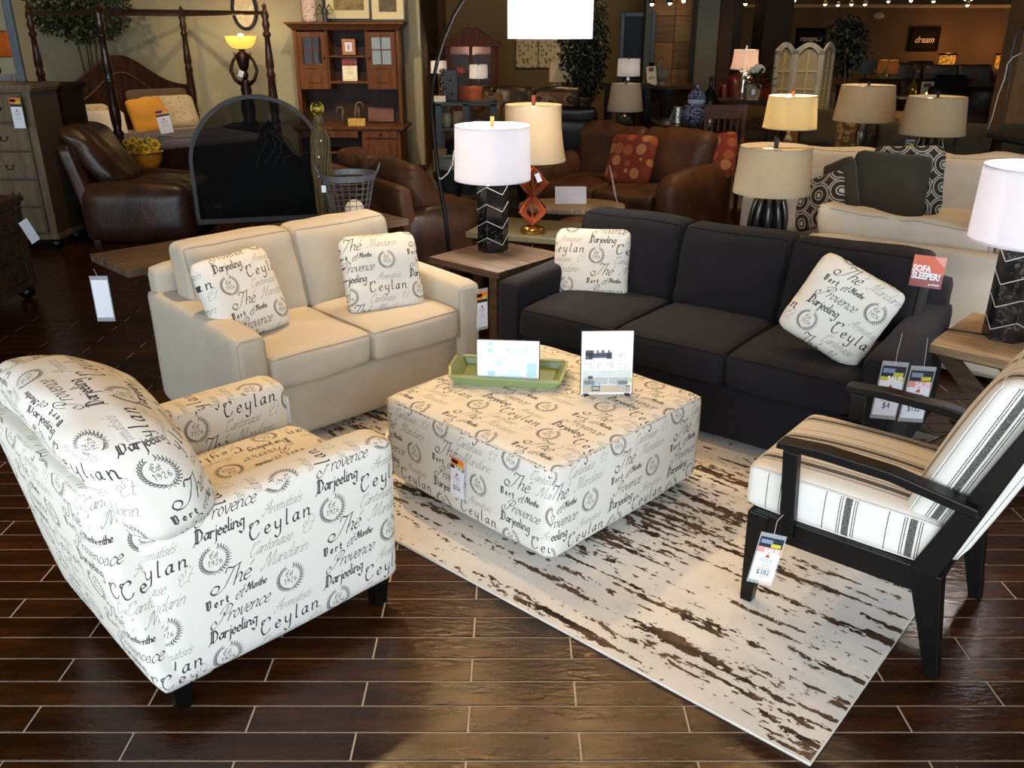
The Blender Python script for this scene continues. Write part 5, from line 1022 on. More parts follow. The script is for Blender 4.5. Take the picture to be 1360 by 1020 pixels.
MB().lathe([(.03, .70 * k_), (.06, .76 * k_), (.085, .88 * k_), (.075, .94 * k_), (.03, .97 * k_), (.05, k_)], 18).build('urn', BRZ, fl_, smooth=True)
for sx in (-1, 1):
    MB().tube([(sx * .05, 0, .54 * k_), (sx * .12, -.01, .60 * k_), (sx * .165, -.01, .72 * k_), (sx * .13, 0, .84 * k_), (sx * .08, 0, .92 * k_)], .026, 8, r2=.017).build('arm', BRZ, fl_, smooth=True)
    MB().tube([(sx * .07, 0, .92 * k_), (sx * .11, 0, .96 * k_), (sx * .10, 0, .90 * k_)], .006, 6).build('urn_handle', BRZ, fl_, smooth=True)
AMB, nt_, b__ = nm('amber_glass'); b__.inputs['Base Color'].default_value = srgb(240, 180, 90); b__.inputs['Emission Color'].default_value = srgb(250, 178, 70); b__.inputs['Emission Strength'].default_value = 1.5
MB().lathe([(.05, zb), (.12, zb + .02), (.165, zb + .07), (.19, zt_ - .0), (.18, zt_), (.155, zb + .075), (.04, zb + .02)], 28, cap=False).build('glass_bowl', AMB, fl_, smooth=True)
d = bpy.data.lights.new('bowl_bulb', 'POINT'); d.energy = 16; d.color = (1, .72, .38); d.shadow_soft_size = .05; o = bpy.data.objects.new('bowl_bulb', d); C.objects.link(o); o.parent = fl_; o.location = (0, 0, zt_ + .03)
MB().ball((0, 0, zt_ - .01), .04, 10, 8).build('bulb', glow('warm_bulb', (1, .85, .5, 1), 12), fl_, smooth=True)
price_tag('tiny white tag on the shoulder of the bronze figure lamp', at(320, 98, 11.25), 0, .06, .08, None, 'plain', roll=20, gloss=False)
# sunflower bowl
sf = at(193, 236, 9.25); sb = E('flower_bowl', 'orange glazed bowl of sunflowers on a scrolled stand behind the recliner', 'vase', (at(197, 230, 9.05).x, 9.05, at(197, 230, 9.05).z)); OG = plain('orange_glaze', srgb(206, 134, 34), .25, var=.25, scale=12, coat=.5)
hb_ = at(197, 201, 9.05).z - sb.location.z
MB().lathe([(.05, 0), (.09, .02), (.155, hb_ * .55), (.17, hb_ * .92), (.18, hb_), (.165, hb_)], 24).build('bowl', OG, sb, smooth=True)
MB().tube([(.178 * math.cos(t), .178 * math.sin(t), hb_ * .95) for t in [2 * PI * k / 24 for k in range(24)]], .006, 5, closed=True).build('metal_band', BLACK, sb)
sz = sb.location.z
for k in range(4): a = PI / 4 + k * PI / 2; MB().tube([(.05 * math.cos(a), .05 * math.sin(a), 0), (.15 * math.cos(a), .15 * math.sin(a), -.03), (.17 * math.cos(a), .17 * math.sin(a), .04)], .006, 5).tube([(.06 * math.cos(a), .06 * math.sin(a), 0), (.10 * math.cos(a), .10 * math.sin(a), -sz * .5), (.16 * math.cos(a), .16 * math.sin(a), -sz)], .009, 6).build('stand_leg', BLACK, sb, smooth=True)
YP = plain('sunflower_petal', srgb(236, 196, 40), .6, var=.1); YC = plain('sunflower_centre', srgb(150, 104, 30), .8); random.seed(2)
for k, (x, z, s_) in enumerate([(-.10, .05, 1.1), (-.02, .03, 1.25), (.07, .04, 1.0), (-.13, .10, .8), (.0, .10, .9), (.15, .08, 1.1), (.10, .12, .7), (-.06, .12, .8)]):
    mb = MB()
    for q in range(14):
        a = 2 * PI * q / 14; R1, R2 = .018 * s_, .055 * s_; w2 = .010 * s_
        mb.add([(R1 * math.cos(a), 0, R1 * math.sin(a)), ((R1 + R2) / 2 * math.cos(a) - w2 * math.sin(a), -.008, (R1 + R2) / 2 * math.sin(a) + w2 * math.cos(a)), (R2 * math.cos(a), .004, R2 * math.sin(a)), ((R1 + R2) / 2 * math.cos(a) + w2 * math.sin(a), -.008, (R1 + R2) / 2 * math.sin(a) - w2 * math.cos(a))], [(0, 1, 2, 3)])
    o = mb.build('sunflower', YP, sb, loc=(x, -.10 + random.uniform(-.02, .03), hb_ + z)); MB().ball((0, -.006, 0), .022 * s_, 10, 8, (1, .5, 1)).build('flower_centre', YC, o, smooth=True)
rr = random.Random(6); mb = MB()
for k in range(90):
    a = rr.uniform(0, 6.28); r_ = rr.uniform(.02, .17); c = Vector((r_ * math.cos(a), r_ * math.sin(a) * .7, hb_ + rr.uniform(-.02, .12))); d = Vector((math.cos(a), math.sin(a), rr.uniform(-.2, 1))).normalized() * .07; n_ = d.cross(Vector((0, 0, 1))).normalized() * .018; mb.add([tuple(c), tuple(c + d * .5 + n_), tuple(c + d), tuple(c + d * .5 - n_)], [(0, 1, 2, 3)])
T(mb.build('leaves', plain('sage_leaf', srgb(104, 124, 84), .6, var=.3), sb), kind='stuff')
# ------------------------------------------------------------------ desk with hutch
HY = 11.35; hl, hr_ = at(384, 100, HY).x, at(531, 100, HY).x; HW = (hr_ - hl) * .97; hx = (hl + hr_) / 2; ht = E('desk_with_hutch', 'reddish brown wooden desk with glass-door hutch against the olive wall', 'desk', (hx, HY, 0), R(-2))
def zf(y, Y=HY): return at(460, y, Y).z
Z0, Z1 = zf(168), zf(32); zc1 = zf(121); dw = HW / 2
MB().box(0, .34, Z0 - .02, HW + .10, .68, .04).box(0, .34, Z0 - .05, HW + .05, .64, .025).build('desk_top', REDW, ht, bevel=.006)
MB().box(dw - .26, .34, (Z0 - .06) / 2, .50, .60, Z0 - .06).build('pedestal', REDW, ht, bevel=.004)
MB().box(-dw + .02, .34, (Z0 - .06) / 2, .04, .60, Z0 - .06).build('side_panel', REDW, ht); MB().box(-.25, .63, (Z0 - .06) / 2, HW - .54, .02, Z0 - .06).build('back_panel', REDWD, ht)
MB().box(-.25, .36, Z0 * .52, HW - .54, .5, .02).build('shelf', REDW, ht)
dr = MB().box(-.25, .03, Z0 - .10, HW - .60, .02, .085).build('drawer', REDW, ht, bevel=.004); knob(dr, -.25, .02, Z0 - .10)
dr = MB().box(dw - .26, .03, Z0 - .10, .42, .02, .085).build('drawer', REDW, ht, bevel=.004); knob(dr, dw - .26, .02, Z0 - .10)
dd = MB().box(dw - .26, .03, Z0 * .40, .40, .02, Z0 * .64).build('door', REDW, ht, bevel=.004); MB().box(dw - .26, .015, Z0 * .40, .26, .02, Z0 * .46).box(dw - .26, .003, Z0 * .40, .16, .012, Z0 * .34).build('raised_panel', REDW, dd, bevel=.008); knob(dd, dw - .43, .02, Z0 * .42)
for sx in (-1, 1): MB().box(sx * (dw - .02), .40, (Z0 + Z1) / 2, .045, .34, Z1 - Z0).build('hutch_side', REDW, ht, bevel=.003)
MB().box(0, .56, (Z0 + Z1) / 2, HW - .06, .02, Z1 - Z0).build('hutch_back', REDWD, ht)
MB().hexa([(-dw - .0, .22, Z1 - .07), (dw + .0, .22, Z1 - .07), (dw + .0, .58, Z1 - .07), (-dw - .0, .58, Z1 - .07)], [(-dw - .06, .15, Z1), (dw + .06, .15, Z1), (dw + .06, .58, Z1), (-dw - .06, .58, Z1)]).box(0, .36, Z1 + .012, HW + .15, .45, .025).build('cornice', REDW, ht, bevel=.004)
DW_ = HW * .30
for sx in (-1, 1):
    cx_ = sx * (dw - .03 - DW_ / 2); MB().box(cx_, .40, zc1 + .012, DW_, .32, .024).box(cx_ - sx * (DW_ / 2 - .012), .40, (zc1 + Z1) / 2, .024, .32, Z1 - zc1).build('cupboard_case', REDW, ht)
    H_ = Z1 - .08 - zc1; d_ = E('door', None, None, (cx_, .225, zc1)); d_.parent = ht; w_ = DW_ - .04
    for s2 in (-1, 1): MB().box(s2 * (w_ / 2 - .03), 0, H_ / 2, .06, .025, H_ - .02).build('stile', REDW, d_, bevel=.002)
    for z_, hh in ((.04, .06), (H_ * .40, .05), (H_ - .04, .06)): MB().box(0, 0, z_, w_ - .12, .025, hh).build('rail', REDW, d_, bevel=.002)
    MB().box(0, 0, H_ * .21, w_ - .12, .014, H_ * .3).box(0, -.008, H_ * .215, w_ - .20, .02, H_ * .18).build('raised_panel', REDW, d_, bevel=.006)
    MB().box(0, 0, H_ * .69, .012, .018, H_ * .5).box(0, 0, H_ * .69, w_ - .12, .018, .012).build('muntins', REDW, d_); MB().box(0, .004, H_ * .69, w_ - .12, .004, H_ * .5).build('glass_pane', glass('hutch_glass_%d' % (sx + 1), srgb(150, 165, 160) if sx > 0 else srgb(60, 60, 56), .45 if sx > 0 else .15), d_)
    knob(d_, -sx * (w_ / 2 - .03), -.012, H_ * .55)
zs = zf(111); zm = zf(76); MB().box(0, .40, zs, HW - 2 * DW_ - .06, .32, .028).build('shelf', REDW, ht, bevel=.003); MB().box(0, .42, zm, HW - 2 * DW_ - .06, .26, .02).build('shelf', REDW, ht, bevel=.003)
def onh(x, y, z): v_ = Matrix.Rotation(R(-2), 3, 'Z') @ Vector((x, y, 0)); return (hx + v_.x, HY + v_.y, z)
e = E('picture_frame', 'small wooden framed picture on the upper hutch shelf', 'picture', onh(0, .36, zm + .012)); MB().box(0, 0, .10, .17, .02, .19).build('frame', plain('honey_wood', srgb(176, 112, 58), .4), e, bevel=.006); MB().box(0, -.012, .10, .09, .006, .11).build('print', PAPER, e); MB().box(0, -.017, .10, .015, .002, .06).build('printed_figure', TREE, e)
e = E('hutch_sign', 'cream price sign with red header on the lower hutch shelf', 'sign', onh(0, .32, zs + .015)); e.rotation_euler = (R(-6), 0, R(-2)); MB().box(0, 0, .135, .19, .004, .27).build('card', plain('cream_card', srgb(250, 240, 205), .6), e); MB().box(0, -.003, .225, .19, .002, .085).build('red_header', plain('header_red', srgb(140, 44, 36), .5), e)
text('sign_lettering', 'SIGNATURE', .026, plain('header_dark', srgb(70, 22, 20), .5), e, (0, -.005, .20), bold=.0008); mb = MB()
for z_, ww in ((.165, .04), (.145, .12), (.115, .09), (.10, .11), (.085, .08), (.015, .16)): mb.box(0, -.003, z_, ww, .001, .003)
mb.build('fine_print', plain('fine_print_brown', srgb(150, 130, 100), .6), e)
T(MB().lathe([(.03, 0), (.03, .14), (.0, .14)], 14).build('candle', plain('candle_cream', srgb(206, 182, 120), .5), None, smooth='auto', loc=onh(-dw + .03 + DW_ * .62, .40, zc1 + .024 + .14)), 'cream pillar candle behind the left glass door of the hutch', 'candle')
for i, (ox, oh, lab) in enumerate(((-.10, .20, 'left curled horn bookend figure on the hutch desk'), (.07, .28, 'right taller curled horn bookend figure on the hutch desk'))):
    mb = MB().tube([(0, 0, 0), (-.02, 0, oh * .4), (.0, 0, oh * .75)] + [((.045 if i else -.045) + .045 * math.cos(t) * (-1 if i else 1), 0, oh * .75 + .045 * math.sin(t)) for t in [k * .5 for k in range(9)]], .02, 8, r2=.008)
    if i: mb.tf(Matrix.Translation((.0, 0, 0))).tube([(.03, 0, 0), (.03, 0, oh * .7)], .016, 6)
    T(mb.build('horn_figure', plain('horn_grey', srgb(98, 78, 62), .5), None, smooth=True, loc=onh(ox + .0, .25, Z0 + .02)), lab, 'figurine', 'horn bookend figures')
bx = MB().box(0, 0, .045, .22, .10, .09).build('birch_box', plain('birch_bark', srgb(206, 166, 84), .6, var=.25, scale=20), None, bevel=.004, loc=onh(.10, .10, Z0 + .0)); T(bx, 'golden birch bark box on the hutch desk', 'box')
bk2 = MB().box(0, 0, .09, .34, .012, .18).build('red_brown_tray', plain('red_lacquer', srgb(110, 58, 40), .4), None, loc=onh(.34, .48, Z0 + .015), rot=(R(-14), 0, 0)); T(bk2, 'red-brown tray leaning at the back of the hutch desk', 'tray')
# on top of the hutch
ZT = Z1 + .025
vz = patt_mat('red_floral_porcelain', (srgb(214, 196, 186), srgb(150, 60, 56), srgb(220, 206, 196), 30)); T(MB().lathe([(.085, 0), (.09, .02), (.088, .42), (.07, .46), (.08, .48)], 20).build('vase', vz, None, smooth=True, loc=onh(-dw + .21, .34, ZT)), 'tall cylindrical vase with red floral pattern on the hutch', 'vase')
def picture(label, loc, w_, h_, fm, matm, artm, fw=.035, mw=.10, tilt=-6, rz=0):
    e = E('framed_picture', label, 'picture', loc, rz); e.rotation_euler = (R(tilt), 0, rz)
    for sx in (-1, 1): MB().box(sx * (w_ / 2 - fw / 2), 0, h_ / 2, fw, .03, h_).build('frame_side', fm, e, bevel=.004)
    for z_ in (fw / 2, h_ - fw / 2): MB().box(0, 0, z_, w_ - 2 * fw, .03, fw).build('frame_rail', fm, e, bevel=.004)
    MB().box(0, .004, h_ / 2, w_ - 2 * fw, .008, h_ - 2 * fw).build('mat_board', matm, e); MB().box(0, -.004, h_ / 2, w_ - 2 * fw - 2 * mw, .006, h_ - 2 * fw - 2 * mw).build('artwork', artm, e); return e
MATC = plain('mat_cream', srgb(206, 196, 156), .7, var=.02); ART1 = plain('sepia_art', srgb(128, 110, 66), .7, var=.5, scale=9); ART2 = plain('dark_botanical_art', srgb(84, 74, 54), .7, var=.6, scale=16)
picture('black framed sepia landscape print leaning at the centre of the hutch top', onh(.02, .42, ZT), .66, .56, BLACK, MATC, ART1, .04, .10); picture('black framed botanical print leaning at the right of the hutch top', onh(.52, .36, ZT), .46, .62, BLACK, MATC, ART2, .03, .09)
pl_ = E('succulent', 'small dark green spiky plant in a pot on the hutch top', 'plant', onh(-.24, .22, ZT)); MB().lathe([(.03, 0), (.035, .14), (.03, .15)], 14).build('pot', GREYM, pl_, smooth='auto')
for k in range(12): a = 2 * PI * k / 12; MB().tube([(0, 0, .10), (.08 * math.cos(a), .08 * math.sin(a), .10 + .05 * (k % 3)), (.15 * math.cos(a), .15 * math.sin(a), .03 + .04 * (k % 3))], .008, 5, r2=.002).build('leaf', LEAF, pl_, smooth=True)
# ------------------------------------------------------------------ back centre: china cabinet, blue-grey table, lamps
cy = 13.2; cl, cr2 = at(592, 120, cy).x, at(660, 120, cy).x; cw = cr2 - cl; cc = E('china_cabinet', 'dark cherry china cabinet with arched top and glass doors at the back', 'cabinet', ((cl + cr2) / 2, cy, 0)); CH = at(620, 56, cy).z; CT = at(620, 36, cy).z; DC = wood('dark_cherry', srgb(48, 22, 14), srgb(82, 40, 26), .6, (20, 20, 2))
MB().box(0, .22, .40, cw + .06, .46, .80).build('base_cabinet', DC, cc, bevel=.006); MB().box(0, .42, (CH + .8) / 2, cw, .02, CH - .8).build('back_panel', plain('cabinet_back', srgb(90, 52, 34), .5), cc)
for sx in (-1, 1): MB().box(sx * (cw / 2 - .02), .22, (CH + .8) / 2, .05, .40, CH - .8).build('side_panel', DC, cc)
ap = [(-cw / 2 - .06, CH - .06)] + [(-cw / 2 - .06 + (cw + .12) * i / 20, CH + (CT - CH) * (.5 - .5 * math.cos(2 * PI * i / 20)) ) for i in range(21)] + [(cw / 2 + .06, CH - .06)]
MB().prism(ap, -.03, .44, 'y').build('arched_pediment', DC, cc, bevel=.006)
for sx in (-1, 0, 1):
    MB().box(sx * (cw / 2 - .05), .01, (CH + .8) / 2, .07 if sx else .05, .03, CH - .8).build('door_stile', DC, cc)
for q in range(3): MB().box(0, .22, .95 + q * .28, cw - .08, .36, .012).build('shelf', DC, cc)
MB().box(0, .0, (CH + .8) / 2, cw - .06, .004, CH - .82).build('glass', glass('cabinet_glass', (.1, .1, .1, 1), .10, .3), cc)
for k, (x, z, c_, s_) in enumerate([(-.26, 1.25, (190, 40, 36), .05), (-.18, 1.30, (200, 60, 50), .05), (.24, 1.28, (186, 40, 40), .05), (.16, 1.0, (180, 150, 60), .05), (-.22, .98, (90, 120, 80), .06), (.28, 1.02, (200, 190, 160), .045)]):
    T(MB().lathe([(.4 * s_, 0), (s_, s_ * .6), (s_ * .9, s_ * 1.4), (s_ * .35, s_ * 1.9), (s_ * .5, s_ * 2.1)], 14).build('ornament', plain('ornament_%d' % k, srgb(*c_), .3), None, smooth=True, loc=((cl + cr2) / 2 + x * cw, cy + .18, z - (z - .956) % .28)), ['small red jar on the left of a china cabinet shelf', 'coral red jar beside the centre stile in the china cabinet', 'red jar on the right of a china cabinet shelf', 'golden jar low in the right door of the china cabinet', 'green jar low in the left door of the china cabinet', 'cream jar at the far right of the china cabinet'][k], 'jar', 'jars in the china cabinet')
d = bpy.data.lights.new('cabinet_light', 'POINT'); d.energy = 9; d.color = (1, .8, .6); d.shadow_soft_size = .05; o = bpy.data.objects.new('cabinet_light', d); C.objects.link(o); o.parent = cc; o.location = (0, .12, CH - .12)
# blue-grey console with shelf
BG = plain('blue_grey_paint', srgb(44, 54, 56), .5, var=.1); by = 10.4; bx0, bx1 = at(578, 150, by).x, at(660, 150, by).x; bzt = at(600, 136, by).z; bt_ = E('console_table', 'blue-grey painted open shelf table behind the arc lamp', 'table', ((bx0 + bx1) / 2, by, 0)); bw = bx1 - bx0
MB().box(0, .2, bzt - .02, bw, .45, .04).build('top', BG, bt_, bevel=.004); MB().box(0, .2, bzt - .30, bw - .04, .42, .03).build('shelf', BG, bt_); MB().box(0, .2, .30, bw - .04, .42, .03).build('shelf', BG, bt_)
for sx in (-1, 0, 1):
    for sy in (0, .4): MB().box(sx * (bw / 2 - .04), sy + .0, bzt / 2, .07, .05, bzt - .04).build('leg', BG, bt_)
T(MB().lathe([(.05, 0), (.06, .10), (.05, .16)], 14).build('vase', plain('cream_crock', srgb(172, 160, 130), .5), None, smooth=True, loc=((bx0 + .12), by + .15, bzt - .285)), 'cream crock on the shelf of the blue-grey table', 'vase')
T(MB().box(0, 0, .02, .13, .1, .04).box(0, 0, .055, .11, .09, .03).build('book_stack', plain('pale_books', srgb(176, 168, 148), .6), None, loc=((bx1 - .22), by + .12, bzt - .285)), 'small pale box on the shelf of the blue-grey table', 'box')
T(MB().box(0, 0, .03, .14, .12, .06).build('cream_box', plain('cream_box_paint', srgb(212, 204, 176), .6), None, loc=(at(583, 130, by).x, by + .15, bzt)), 'cream box on the blue-grey table top', 'box')
ob = MB(); rr = random.Random(8)
for k in range(34): ob.ball((rr.uniform(-.06, .06), rr.uniform(-.05, .05), .06 + k * .0085), .02, 6, 5)
T(ob.build('bead_ornament', plain('bronze_beads', srgb(96, 66, 40), .3, .5), None, smooth=True, loc=(at(588, 130, by).x + .02, by + .28, bzt)), 'bronze beaded ornament behind the cream box', 'ornament')
def lampx(label, px, pyb, pys0, pys1, wpx, Y, shm, power, base='stem', top_ratio=.95, sq=False, bm_=None, group=None):
    b_ = at(px, pyb, Y); e = E('table_lamp', label, 'lamp', (b_.x, Y, b_.z), 0, group); d_ = Y * .924 + .382 * (HC - b_.z - .4); r = wpx / 2 * d_ / FPX; z0 = at(px, pys0, Y).z - b_.z; z1 = at(px, pys1, Y).z - b_.z
    if base == 'gourd': pr = [(.06, 0), (.11, .03), (.12, z0 * .4), (.08, z0 * .75), (.03, z0 * .85), (.012, z0 * .9), (.012, z1 - .02)]
    elif base == 'stack': pr = [(.06, 0), (.06, .02), (.02, .04), (.045, z0 * .3), (.02, z0 * .45), (.045, z0 * .6), (.015, z0 * .8), (.01, z1 - .02)]
    else: pr = [(.06, 0), (.06, .015), (.015, .03), (.015, z1 - .02)]
    MB().lathe(pr, 16).build('lamp_base', bm_ or BRZ, e, smooth=True)
    if sq: drum(e, z0, z1, r * 1.35, r * 1.3, shm, seg=4, fin=.03, sq=True)
    else: drum(e, z0, z1, r, r * top_ratio, shm, seg=28, fin=.03)
    if power: bulb(e, (z0 + z1) / 2, power)
    return e
lampx('small white drum lamp in front of the china cabinet', 636, 128, 104, 86, 25, 11.0, SHW, 1.2)
lampx('white tapered lamp at the left behind the arc lamp pole', 584, 133, 97, 81, 22, 10.75, SHW, .8)
T(MB().box(0, 0, .17, .20, .12, .34).build('black_box', BLACK, None, bevel=.004, loc=(at(597, 124, 10.7).x, 10.72, bzt)), 'tall black box behind the beaded ornament', 'box')
sqb = at(747, 134, 9.7); lampx('square beige shaded lamp with scrolled base on the dark chaise table', 747, 134, 108, 84, 39, 12.4, SHT, 1.5, 'stack', sq=True)
xtable('dark table under the square beige shaded lamp', at(747, 134, 12.4).x, 12.45, 0, .55, .4, at(747, 134, 12.4).z, DARKW, DARKW, name='side_table', planks=1, xleg=False)
e = MB(); 
for k in range(6): a = k * PI / 3; e.tube([(.02 * math.cos(a), .02 * math.sin(a), 0), (.10 * math.cos(a), .10 * math.sin(a), .05), (.05 * math.cos(a), .05 * math.sin(a), .12), (.10 * math.cos(a), .10 * math.sin(a), .19), (.02 * math.cos(a), .02 * math.sin(a), .22)], .008, 5)
T(e.build('scroll_ornament', plain('pewter_scroll', srgb(140, 132, 116), .4, .4), None, smooth=True, loc=(at(739, 134, 12.3).x, 12.35, at(747, 134, 12.4).z)), 'pewter scroll ornament left of the square lamp base', 'ornament')
lampx('tan tapered lamp on a dark glass gourd base left of the cognac loveseat', 828, 186, 147, 111, 48, 10.2, SHT, 1.5, 'gourd', .80, bm_=plain('smoke_glass', srgb(44, 46, 44), .08, .3))
xtable('dark table under the tan tapered lamp', at(828, 186, 10.2).x, 10.25, 0, .5, .4, at(828, 186, 10.2).z, DARKW, DARKW, name='side_table', planks=1, xleg=False)
lampx('white drum lamp with crystal base behind the tan tapered lamp', 834, 112, 101, 78, 31, 11.2, SHW, 1.2, 'stack', bm_=CHROME)
xtable('dark table under the white drum lamp with crystal base', at(834, 112, 11.2).x, 11.25, 0, .6, .45, at(834, 112, 11.2).z, DARKW, DARKW, name='side_table', planks=1, xleg=False)
# dark camel-back sofa with pillows
sofa('sofa', 'dark leather camel-back sofa with hide pillows in the dim back centre', 'sofa', 2.0, .95, 3, LEATHD, None, (.02, 11.4, 0), R(176), armw=.2, backh=1.16, arm_r=.08, wr=.02, seed=51)
HID = patt_mat('cowhide_print', (srgb(110, 84, 60), srgb(44, 32, 26), srgb(150, 124, 96), 5)); BRNP = fabric('rust_brown_cloth', srgb(116, 70, 44))
pillow('cowhide pillow at the left of the dark camel-back sofa', HID, (-.36, 11.15, .92), -94, 20, 0, .5, .46, .16, 1, 'cowhide pillows'); pillow('cowhide pillow at the right of the dark camel-back sofa', HID, (.52, 11.15, .92), -94, 20, 0, .5, .46, .16, 2, 'cowhide pillows'); pillow('rust brown tufted pillow in the middle of the dark camel-back sofa', BRNP, (.10, 10.98, .80), -92, 24, 0, .46, .40, .16, 3)
pillow('orange rust pillow on the chair beside the blue-grey table', plain('burnt_orange_cloth', srgb(150, 74, 44), .9), at(620, 131, 10.9), -90, 18, 0, .42, .30, .14, 4)
sofa('armchair', 'almost black leather club chair below the square lamp', 'armchair', 1.0, .95, 1, plain('black_leather', srgb(22, 16, 13), .4, bmp=.3, bscale=14), None, (.64, 10.0, 0), R(-12), armw=.2, backh=1.08, armh=.75, arm_r=.08, seed=55)
# tree, damask panels, trash can
tree('dark bamboo-like artificial tree left of the standing mirror', at(775, 100, 12.2).x, 12.2, 1.0, 1.3, .33, .78, 1500, LEAFD, 12, lf=.12, lw=.16)
DMK = patt_mat('damask_print', (srgb(206, 200, 170), srgb(96, 86, 62), srgb(206, 198, 166), 13))
for r_ in range(2):
    for c_ in range(3):
        p = at(700 + c_ * 30, 74 - r_ * 33, 16.85); e = E('wall_panel', ['lower', 'upper'][r_] + ' damask wall panel, ' + ['left', 'middle', 'right'][c_] + ' of its row on the dark rear wall', 'wall art', (p.x, 16.92, p.z), 0, 'damask wall panels'); MB().box(0, 0, 0, .40, .04, .42).build('stretched_canvas', DMK, e, bevel=.004); MB().box(0, .015, 0, .43, .03, .45).build('backing_frame', DARKW, e)
tc_ = E('trash_can', 'dark tapered waste bin with a clear bag behind the arc lamp pole', 'bin', (at(597, 228, 10.2).x + .03, 9.9, 0)); MB().lathe([(.11, 0), (.145, .5), (.15, .5), (.14, .49), (.10, .02)], 20, cap=False).build('bin_body', plain('bin_grey', srgb(52, 56, 60), .5), tc_, smooth='auto'); MB().lathe([(.15, .40), (.156, .51), (.14, .53), (.135, .50)], 20, cap=False).build('bag_rim', plain('bag_grey', srgb(150, 150, 145), .4, bmp=.6), tc_, smooth=True)
T(MB().box(0, 0, .12, .16, .14, .24).build('cardboard_box', plain('cardboard', srgb(134, 108, 68), .8), None, loc=(at(585, 215, 10.3).x, 10.3, .316)), 'tan cardboard box on the low shelf of the blue-grey table', 'box')
# ------------------------------------------------------------------ right back: bar, dining table, jar
by = 12.4; b0, b1_ = at(850, 120, by).x, at(928, 120, by).x; bh = at(880, 113, by).z; br = E('bar_cabinet', 'dark curved wooden bar cabinet below the panelled wall', 'cabinet', ((b0 + b1_) / 2, by, 0)); bw = b1_ - b0
cur = [(-bw / 2, .5)] + [(-bw / 2 + bw * i / 14, .02 - .22 * math.sin(PI * i / 14)) for i in range(15)] + [(bw / 2, .5)]
MB().prism([(a * .94, max(b_ + .04, -.2)) for a, b_ in cur], 0, bh - .05, 'z').build('bar_front', DARKW, br); MB().prism(cur[::-1][::-1], bh - .05, bh, 'z').build('bar_top', wood('bar_top_wood', srgb(60, 44, 30), srgb(92, 70, 46), .2, coat=.5), br, bevel=.006)
for k in range(3): MB().box(-bw * .28 + k * bw * .28, -.19, bh * .48, bw * .2, .02, bh * .7).build('raised_panel', DARKW, br, bevel=.006)
e = E('table_sign', 'cream price sign standing on the dark bar cabinet', 'sign', (at(867, 115, by - .05).x, by + .02, bh), R(-8)); e.rotation_euler = (R(-8), R(-6), 0); MB().box(0, 0, .12, .13, .004, .24).build('card', plain('cream_card2', srgb(236, 224, 190), .6), e); MB().box(0, -.003, .20, .07, .002, .05).build('header_picture', plain('header_brown', srgb(120, 62, 40), .5), e); text('sign_lettering', '$799', .05, INKM, e, (0, -.003, .09), sx=.8)
rs_ = E('rooster_figure', 'weathered grey bird figurine on the dark bar cabinet', 'figurine', (at(880, 112, by).x, by + .1, bh)); GF = plain('grey_figure', srgb(120, 112, 94), .6, var=.3)
MB().ball((0, 0, .13), .09, 14, 10, (1.1, .7, 1)).build('body', GF, rs_, smooth=True); MB().tube([(-.03, 0, .18), (-.06, 0, .26), (-.03, 0, .33), (.0, 0, .32)], .035, 8, r2=.02).build('neck', GF, rs_, smooth=True); MB().lathe([(.06, 0), (.05, .03), (.015, .06)], 12).build('stand', GF, rs_)
mg = E('martini_glass_ornament', 'small black martini-shaped ornament on the bar cabinet', 'ornament', (at(868, 95, by).x, by + .2, bh)); MB().lathe([(.05, 0), (.008, .01), (.008, .22), (.055, .28), (.0, .25)], 14).build('goblet', BLACK, mg, smooth='auto')
dy = 9.9; dt = E('dining_table', 'dark glossy counter-height dining table holding the blue and white ginger jar', 'table', (at(950, 160, dy).x, dy, 0)); dz_ = at(925, 165, dy - .2).z
MB().box(0, .1, dz_ - .02, 1.25, .9, .04).build('table_top', plain('glossy_dark_top', srgb(40, 24, 18), .12, coat=.5), dt, bevel=.005)
for sx in (-1, 1):
    for sy in (-1, 1): MB().box(sx * .54, .1 + sy * .37, dz_ / 2 - .02, .08, .08, dz_ - .04).build('leg', DARKW, dt)
MB().box(0, .1, dz_ - .09, 1.1, .76, .10).build('apron', DARKW, dt)
gj = patt_mat('blue_white_porcelain', (srgb(24, 28, 70), srgb(30, 36, 90), srgb(214, 218, 232), 34)); jr = E('ginger_jar', 'blue and white lidded ginger jar on the dark dining table', 'jar', (at(924, 163, dy - .15).x, dy - .1, dz_))
jh = at(924, 138, dy - .1).z - dz_; MB().lathe([(.09, 0), (.12, .02), (.15, jh * .45), (.155, jh * .7), (.12, jh * .95), (.085, jh), (.085, jh + .02)], 28).build('jar_body', gj, jr, smooth=True); MB().lathe([(.088, jh), (.10, jh + .03), (.088, jh + .055)], 24).build('collar', plain('pale_porcelain', srgb(176, 184, 206), .2), jr, smooth=True)
MB().lathe([(.10, jh + .055), (.095, jh + .09), (.06, jh + .14), (.015, jh + .165)], 24).build('lid', gj, jr, smooth=True); MB().ball((0, 0, jh + .18), .018, 10, 8).build('knob', plain('lid_knob', srgb(140, 150, 190), .2), jr, smooth=True)
SIL = plain('hammered_silver', srgb(190, 190, 180), .2, .9, bmp=.6, bscale=50)
for i, (px_, lab) in enumerate(((900, 'hammered silver cylinder vase left of the ginger jar'), (944, 'hammered silver cylinder vase right of the ginger jar'))):
    e = E('silver_vase', lab, 'vase', (at(px_, 165, dy - .15).x, dy - .12, dz_), 0, 'silver vases'); pr = []
    for k in range(9): pr += [(.052, k * .021), (.058, k * .021 + .010)]
    MB().lathe(pr, 20).build('vase_body', SIL, e, smooth=True)
